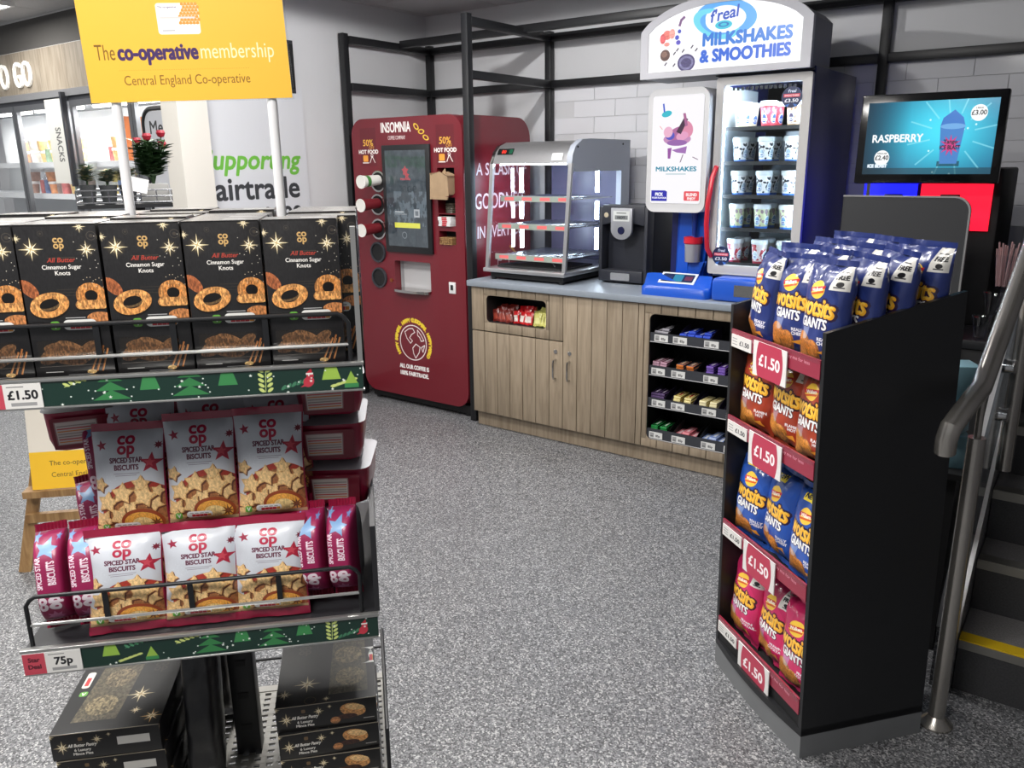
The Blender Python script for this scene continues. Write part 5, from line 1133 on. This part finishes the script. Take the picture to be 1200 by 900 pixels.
# the whole stand leans a little towards the aisle, as in the photograph
for o_ in st_.children_recursive:
    for v_ in o_.data.vertices: x_, y_, z_ = v_.co; v_.co = (x_+(.024-.028*x_/SW)*z_-.0, y_-.029*z_, z_)
sf_p = SF.p
SF.p = lambda x, y, z: sf_p(x+(.024-.028*x/SW)*z, y-.029*z, z)
def wots(key, base, dark, puff, flash, ticket_):
    cv = Cv(330, 540, base); cv.a *= (1+.2*(vnoise(1080, 660, 4, 6, 2)-.5))[..., None]
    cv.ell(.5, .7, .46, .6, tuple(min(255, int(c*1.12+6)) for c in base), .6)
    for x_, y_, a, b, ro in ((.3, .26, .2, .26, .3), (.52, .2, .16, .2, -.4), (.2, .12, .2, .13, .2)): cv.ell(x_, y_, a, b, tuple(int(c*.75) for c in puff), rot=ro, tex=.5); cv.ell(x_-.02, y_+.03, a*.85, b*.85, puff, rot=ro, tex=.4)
    cv.poly([(.24, .62), (.46, .62), (.4, .4), (.3, .38)], (190, 196, 226), .55); cv.poly([(.62, .2), (.86, .16), (.8, .26)], (240, 160, 60))
    cv.ell(.5, 1.22, .17, .15, (246, 200, 70), rot=.3); cv.poly([(.33, 1.17), (.67, 1.25), (.68, 1.3), (.32, 1.24)], (196, 36, 40)); cv.poly([(.36, 1.12), (.64, 1.18), (.66, 1.22), (.34, 1.15)], (214, 90, 40)); cv.text('Walkers', .5, 1.195, .09, (250, 244, 230), rot=.2, bold=.004, fit=.26)
    cv.text('wotsits', .5, .8, .42, (246, 178, 44), bold=.014, fit=.75, out=dark, ow=.05, rot=-.06, shear=.05); cv.text('wotsits', .49, .815, .42, (252, 204, 84), bold=.0, fit=.73, rot=-.06, shear=.05)
    cv.text('GIANTS', .5, .6, .23, (246, 246, 246), bold=.008, fit=.58, out=dark, ow=.02, rot=-.04)
    cv.text(flash[0], .78, .4, .075, (240, 236, 240), bold=.004); cv.text(flash[1], .78, .33, .075, (240, 236, 240), bold=.004)
    if ticket_ == 'free':
        cv.poly([(.72, 1.24), (.98, 1.24), (.98, 1.64), (.78, 1.64)], (224, 222, 216)); cv.text('FREE', .87, 1.42, .1, (30, 30, 34), bold=.006, fit=.16); cv.rect(.8, 1.53, .94, 1.55, (60, 60, 64)); cv.ell(.87, 1.34, .045, .04, (24, 24, 28)); cv.rect(.8, 1.28, .93, 1.3, (60, 60, 64))
    else:
        cv.rect(.3, 1.46, .6, 1.64, (240, 214, 40)); cv.text('NEW', .45, 1.51, .11, (40, 40, 60), bold=.006)
    cv.rect(0, 1.585, 1, 1.64, tuple(int(c*.8) for c in base)) if ticket_ != 'free' else None
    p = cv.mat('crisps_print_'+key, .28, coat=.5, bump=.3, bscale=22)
    f_ = mat('crisps_foil_'+key, S(*base), .28, coat=.5, bump=.4, bscale=22)
    return p, f_
flv = {'navy': wots('navy', (36, 50, 110), (40, 22, 60), (206, 130, 62), ('REALLY', 'CHEESY'), 'free'), 'orange': wots('orange', (150, 54, 32), (60, 20, 24), (226, 150, 70), ('FLAMIN', 'HOT'), 'new0'.replace('new0', 'free')),
       'blue': wots('blue', (34, 76, 160), (36, 20, 60), (206, 134, 66), ('REALLY', 'CHEESY'), 'new'), 'pink': wots('pink', (196, 40, 96), (70, 14, 40), (206, 140, 70), ('PRAWN', 'COCKTAIL'), 'free')}
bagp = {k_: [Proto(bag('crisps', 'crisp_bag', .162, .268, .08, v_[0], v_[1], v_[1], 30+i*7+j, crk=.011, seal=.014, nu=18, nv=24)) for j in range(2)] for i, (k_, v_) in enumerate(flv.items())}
desc = {'navy': ('dark navy', 'top'), 'orange': ('orange red', 'second'), 'blue': ('bright blue', 'third'), 'pink': ('pink', 'bottom')}
for i, (key, hz) in enumerate(zip(('navy', 'orange', 'blue', 'pink'), TZ)):
    for j, x in enumerate((.085, .226, .37)):
        bagp[key][j % 2].put(SF.p(x+rnd.uniform(-.004, .004), .052+.01*(j % 2), hz+.001), (-.08 if i else -.1, rnd.uniform(-.04, .04), sa+(-.25, .1, .02)[j] if i == 0 else sa+rnd.uniform(-.12, .12)), '%s crisps bag in the front of the %s shelf, %s of three' % (desc[key][0], desc[key][1], ('left', 'middle', 'right')[j]), '%s crisps on the %s shelf' % (desc[key][0], desc[key][1]))
    for r_ in range(1, 4 if i == 0 else 2):
        for j, x in enumerate((.09, .23, .37)):
            bagp[key][(j+r_) % 2].put(SF.p(x+rnd.uniform(-.006, .006), .055+r_*.087, hz+.001+(.012 if i == 0 else 0)*r_), (-.04, rnd.uniform(-.06, .06), sa+rnd.uniform(-.2, .2)), '%s crisps bag, %s shelf, %s row, %s one' % (desc[key][0], desc[key][1], ('second', 'third', 'rear')[r_-1], ('left', 'middle', 'right')[j]), '%s crisps on the %s shelf' % (desc[key][0], desc[key][1]))

# ------------------------------------------------------------------ chilled cabinets far left
YW = 2.9
fc = thing('chilled_cabinet', 'run of lit glass door food chillers under a wood effect fascia with white letters', 'fridge', (-6.2, YW, 0))
fx0, fx1 = -8.4+6.2, -4.38+6.2
cabw = mat('chiller_white', S(222, 224, 226), .4)
MB().box(fx0, fx1, .6, .65, .02, 2.02, cabw).box(fx0, fx1, 0, .65, .02, .35, cabw).box(fx1-.03, fx1, 0, .6, .35, 2.02, cabw).box(fx0, fx1, .0, .65, 2.0, 2.03, dgrey).build('body', fc, smooth=0)
MB().box(fx0, fx1, -.02, .35, 2.03, 2.075, steel).build('fascia_trim', fc, smooth=0)
for i in range(11):
    a = fx0+i*.37; b = min(a+.368, fx1)
    if b > a+.02: MB().box(a, b, -.012, .0, 2.076, 2.355, oakh).build('fascia_board', fc, smooth=0)
MB().box(fx0, fx1, 0, .3, 2.076, 2.36, cabw).build('fascia_back', fc, smooth=0)
def letters(s, par, size, wid, x1, z, y, th, mt):
    t_, lo, hi, top_ = text_tris(s); k_ = wid/(hi-lo); tot = 0
    for ch in s:
        q_ = text_tris(ch) if ch != ' ' else None; tot += (q_[2]-q_[1])*size*.72+.09*size if q_ else .3*size
    x_ = x1-tot
    for ch in s:
        if ch == ' ': x_ += .3*size; continue
        t_, lo, hi, top_ = text_tris(ch); w1 = (hi-lo)*size*.72; m_ = MB()
        for tri_ in t_:
            a = [((p[0]-lo)*size*.72+x_, y, p[1]*size+z) for p in tri_]; b = [(p[0], y+th, p[2]) for p in a]
            m_.add(a+b, [[0, 1, 2], [5, 4, 3], [0, 1, 4, 3], [1, 2, 5, 4], [2, 0, 3, 5]], mt)
        x_ += w1+.09*size; m_.build('letter', par, smooth=0)
letters('FOOD TO GO', fc, .245, 1.5, -6.27+6.2, 2.12, -.032, .018, mat('letter_white', S(240, 238, 232), .4, emit=.35))
shelfw = mat('chiller_shelf', S(216, 220, 224), .35); frm = mat('chiller_frame', S(120, 122, 126), .35, .7)
for z in (.7, 1.0, 1.37, 1.60): MB().box(fx0+.02, fx1-.03, .12, .6, z-.012, z, shelfw).box(fx0+.02, fx1-.03, .1, .12, z-.035, z+.004, shelfw).build('shelf', fc, smooth=0)
for a, b in ((fx0+.05, -.5), (-.4, .28), (.45, 1.1), (1.15, 1.75)):
    MB().box(a, b, .1, .13, 1.955, 1.975, ledw).build('tube_lamp', fc); MB().box(a, b, .4, .42, 1.58, 1.588, ledw).build('tube_lamp', fc)
L = bpy.data.lights.new('chiller_glow', 'AREA'); L.shape = 'RECTANGLE'; L.size = 3.6; L.size_y = .1; L.energy = 60; L.color = (1, .99, .96)
lo = bpy.data.objects.new('chiller_glow', L); C.objects.link(lo); lo.parent = fc; lo.location = (-.2, .2, 1.95)
for i, (a, b) in enumerate(((-1.35, -.48), (-.47, .31), (.36, 1.12), (1.13, 1.8))):
    dd = MB().plate([(a, .36), (b, .36), (b, 2.0), (a, 2.0)], [[(a+.035, .4), (b-.035, .4), (b-.035, 1.96), (a+.035, 1.96)]], -.012, .018, frm).build('door', fc, smooth=0)
    MB().box(a+.035, b-.035, .0, .006, .4, 1.96, gl).build('glass_pane', dd, smooth=0)
sk = Cv(60, 200, (200, 200, 194)); sk.text('SNACKS', .42, 1.55, .42, (70, 70, 70), rot=-PI/2, fit=1.35, bold=.006)
bs = thing('aisle_sign', 'pale vertical snacks sign fixed between the chiller doors', 'sign', (-5.885, YW-.02, 1.455))
MB().box(-.245, 0, -.02, .0, 0, .56, white, front=sk.mat('snacks_print', .5)).build('sign_panel', bs); MB().box(-.005, .02, -.03, .005, -.02, .6, dgrey).build('sign_post', bs)
# products in the chiller
pal = [(206, 150, 60), (60, 90, 160), (220, 214, 200), (196, 60, 60), (226, 190, 60), (110, 80, 70), (150, 100, 80), (90, 130, 90), (230, 120, 50), (200, 200, 210)]
bt = []
for i, c_ in enumerate(pal):
    cm_ = mat('pot_print_%d' % i, S(*[int(.6*q_+.4*205) for q_ in c_]), .35, nscale=30, namt=.25)
    if i % 2:
        t = thing('drink_bottle', 'bottle', 'bottle')
        MB().lathe([(.03, 0), (.032, .02), (.032, .1)], cm_, 14).lathe([(.032, .1), (.028, .125), (.013, .15), (.012, .165)], clr, 14).build('bottle_wall', t); MB().lathe([(.015, .163), (.015, .183), (0, .183)], white, 12).build('bottle_cap', t)
    else:
        t = thing('snack_pot', 'pot', 'food pot')
        MB().lathe([(.033, 0), (.041, .07)], cm_, 14).build('pot_wall', t); MB().lathe([(.041, .07), (.045, .072), (.045, .084), (.04, .09), (0, .09)], white, 14).build('pot_lid', t)
    bt.append(Proto(t))
ORD = ('first', 'second', 'third', 'fourth', 'fifth')
def uniq(s):
    n_ = seen_.get(s, 0); seen_[s] = n_+1; return s+', '+ORD[n_]+' from left'
cn = ['amber', 'navy', 'cream', 'red', 'yellow', 'brown', 'tan', 'green', 'orange', 'silver']
seen_ = {}
for z, zn in ((1.60, 'upper'), (1.37, 'middle')):
    for i in range(26):
        x = -7.1+i*.102+rnd.uniform(-.006, .006)
        if -6.12 < x < -5.85: continue
        c_ = (i*7+int(z*10)*3+i//3) % 10
        wh_ = 'left of the snacks sign' if x < -6 else 'right of the snacks sign' if x < -5.2 else 'near the pillar'
        for l_ in range(1 if c_ % 2 else 2):
            bt[c_].put((x, YW+.19+rnd.uniform(0, .04), z+.001+l_*.091), (0, 0, i), uniq('%s %s, %s chiller shelf %s%s' % (cn[c_], 'bottle' if c_ % 2 else 'snack pot', zn, wh_, ', stacked' if l_ else '')), '%s %s on the %s chiller shelf' % (cn[c_], 'bottles' if c_ % 2 else 'snack pots', zn))
for q in bt:
    if not q.used: q.put((-6.9, YW+.35, 1.601), (0, 0, 0), q.o.name.split('.')[0].replace('_', ' ')+' half hidden at the back of the upper chiller shelf')
o = MB().box(-.16, .16, -.004, .004, 0, .28, mat('orange_card', S(226, 120, 40), .5)).build('shelf_poster', loc=(-5.35, YW+.1, 1.603), rot=(-.1, .05, 0)); tag(o, 'plain orange promotion card standing inside the right chiller', 'card')

# meal deal sign, flower rack
di = Vector((-.855, .515, 0)).normalized()
ms = thing('hanging_sign', 'pale meal deal sign in a rounded black tube frame behind the red rose', 'sign', (-4.83, 2.835, 0), 0)
pts = rrect(-.03, .9, .42, 1.895, .09, 6)
MB().tube([(x, 0, z) for x, z in pts], .014, black, 8, closed=True).build('tube_frame', ms)
cv = Cv(230, 530, (196, 198, 204)); cv.text('Meal', .38, 2.0, .25, (40, 40, 44), bold=.004, fit=.5); cv.text('Deal', .5, 1.75, .25, (40, 40, 44), bold=.004, fit=.46)
MB().plate(rrect(-.016, .914, .406, 1.88, .08, 6), [], -.004, .004, white, front=cv.mat('meal_deal_print', .5)).build('sign_panel', ms)
MB().box(-.02, .4, -.06, .03, 0, .02, black).box(.17, .2, -.012, .012, .02, .9, black).build('stand', ms)
fr_ = Frame(-2.697, 1.312, math.atan2(.877, .48)); fa = fr_.a
rk = thing('flower_rack', 'black stand topped by a silver wire flower basket left of the white pillar', 'stand', fr_.p(0, 0, 0), fa)
MB().box(0, .285, 0, .2, 1.425, 1.437, black).box(.14, .2, .08, .12, .03, 1.425, black).box(.02, .32, -.02, .22, 0, .03, black).build('tray_stand', rk)
wb_ = MB()
for z in (1.443, 1.462, 1.482): wb_.tube([(.0, 0, z), (.285, 0, z), (.285, .2, z), (0, .2, z)], .0028, wire, 6, closed=True)
for q in range(7): wb_.tube([(q*.0475, 0, 1.44), (q*.0475, 0, 1.482)], .0018, wire, 5)
wb_.build('wire_basket', rk)
potm = mat('pot_charcoal', S(52, 54, 56), .5); cell = glass('cellophane', (.95, .96, .94, 1)); leafm = mat('leaf_green', S(58, 86, 52), .5, nscale=40, namt=.3); flm = mat('bud_pale', S(176, 160, 120), .6, nscale=40, namt=.3); rosem = mat('rose_red', S(150, 22, 44), .5)
def leaf(m_, p, d, ln, wd, mt):
    d = d.normalized(); s_ = d.cross(Vector((0, 0, 1))); s_ = s_.normalized() if s_.length > .01 else Vector((1, 0, 0))
    m_.add([p, p+d*ln*.5+s_*wd, p+d*ln-Vector((0, 0, ln*.15)), p+d*ln*.5-s_*wd], [[0, 1, 2, 3]], mt)
def plant(label, x, y, z, pr, ph, gh, n, square=False, wrap=False, roses=0, tip=flm):
    t = thing('potted_plant', label, 'plant', fr_.p(x, y, z), fa)
    if square: MB().box(-pr, pr, -pr, pr, 0, ph, mat('grey_planter', S(132, 132, 130), .6)).build('pot', t, bevel=.004)
    else: MB().lathe([(pr*.75, 0), (pr, ph), (pr*.92, ph), (pr*.9, ph-.01), (0, ph-.012)], potm, 18).build('pot', t)
    r_ = random.Random(label); st2 = MB(); lv = MB()
    for i in range(n):
        a = r_.random()*6.28; tl = r_.random()**.6*.55; h_ = gh*(.55+.45*r_.random()); e = Vector((math.cos(a)*tl*h_*(.8 if square else .7), math.sin(a)*tl*h_*(.8 if square else .7), ph+h_))
        st2.tube([(0, 0, ph-.01), (e.x*.4, e.y*.4, ph+h_*.5), tuple(e)], .0018, leafm, 5)
        for q in range(12):
            f_ = .25+.75*q/12; p = Vector((e.x*f_, e.y*f_, ph+h_*f_)); an = r_.random()*6.28
            leaf(lv, p, Vector((math.cos(an), math.sin(an), .4)), .045 if square else .03, .012 if square else .008, leafm if r_.random() < .75 or square else tip)
    st2.build('stem', t); o_ = lv.build('foliage', t, smooth=0); o_['kind'] = 'stuff'
    if wrap: MB().lathe([(pr*.8, ph*.4), (pr*1.15, ph+.02), (pr*1.35, ph+gh*.8), (pr*1.45, ph+gh)], cell, 9).build('wrapper', t, smooth=0)
    for i in range(roses):
        a = i*2.1+.4; p = (math.cos(a)*.045, math.sin(a)*.04, ph+gh*(.84+.08*i))
        MB().lathe([(0, -.012), (.01, -.008), (.015, .004), (.012, .013), (.007, .01), (.004, .013), (0, .007)], rosem, 12).build('rose_bloom', t, p)
        st2_ = MB().tube([(0, 0, ph), (p[0], p[1], p[2]-.01)], .002, leafm, 5).build('stem', t)
plant('small wrapped pot plant at the left end of the wire basket', .035, .07, 1.438, .026, .062, .07, 12, wrap=True)
plant('small wrapped pot plant second from the left in the wire basket', .095, .07, 1.438, .028, .06, .05, 14, wrap=True)
plant('small wrapped pot plant third from the left in the wire basket', .155, .075, 1.438, .028, .06, .055, 14, wrap=True)
plant('bushy red rose plant in a grey square planter at the right end of the basket', .236, .1, 1.438, .045, .062, .15, 52, square=True, roses=4)
o = MB().box(-.035, .035, -.001, .001, 0, .045, white).build('price_tag', loc=fr_.p(.175, -.01, 1.478), rot=(.0, .25, fa)); tag(o, 'blank white price card clipped to the wire basket', 'card')

# easel behind the display
ef = Frame(-3.31, 1.19, math.atan2(.729, .685)); ea = ef.a
es = thing('easel', 'small pine easel on the floor behind the biscuit display', 'easel', ef.p(0, 0, 0), ea)
def leg(a, b, wd=.022): 
    a = Vector(a); b = Vector(b); d = (b-a).normalized(); s_ = d.cross(Vector((0, 1, 0))).normalized()*wd; n_ = Vector((0, .02, 0))
    MB().add([a-s_, a+s_, b+s_, b-s_, a-s_+n_, a+s_+n_, b+s_+n_, b-s_+n_], [[0, 1, 2, 3], [7, 6, 5, 4], [0, 4, 5, 1], [1, 5, 6, 2], [2, 6, 7, 3], [3, 7, 4, 0]], pine).build('leg', es, smooth=0)
leg((.0, 0, 0), (.19, .16, .95)); leg((.52, 0, 0), (.33, .16, .95)); leg((.26, .55, 0), (.26, .19, .95))
MB().box(.03, .49, .02, .045, .2, .235, pine).build('rung', es, smooth=0); MB().box(.05, .57, -.02, .05, .318, .345, pine).build('ledge', es, smooth=0)
cv = Cv(420, 640, (236, 228, 214)); cv.poly([(.52, .5), (1, .4), (1, 1.5), (.7, 1.5)], (226, 178, 146)); cv.poly([(.3, .36), (.6, .42), (.95, 1.0), (.7, 1.2)], (230, 188, 158)); cv.ell(.52, .45, .16, .1, (216, 164, 130), rot=.7); cv.poly([(.85, .6), (1, .6), (1, 1.5), (.93, 1.5)], (30, 28, 30))
cv.rect(0, 0, 1, .32, (250, 198, 50)); cv.text('The co-operative membership', .5, .2, .06, (90, 70, 40), fit=.7); cv.text('Central England Co-operative', .5, .1, .06, (120, 92, 40), fit=.68)
po = MB().box(0, .46, -.004, 0, 0, .70, white, front=cv.mat('easel_poster_print', .5)).build('easel_poster', loc=ef.p(.085, -.002, .347), rot=(-.16, 0, ea)); tag(po, 'cream and yellow membership poster resting on the pine easel', 'poster')
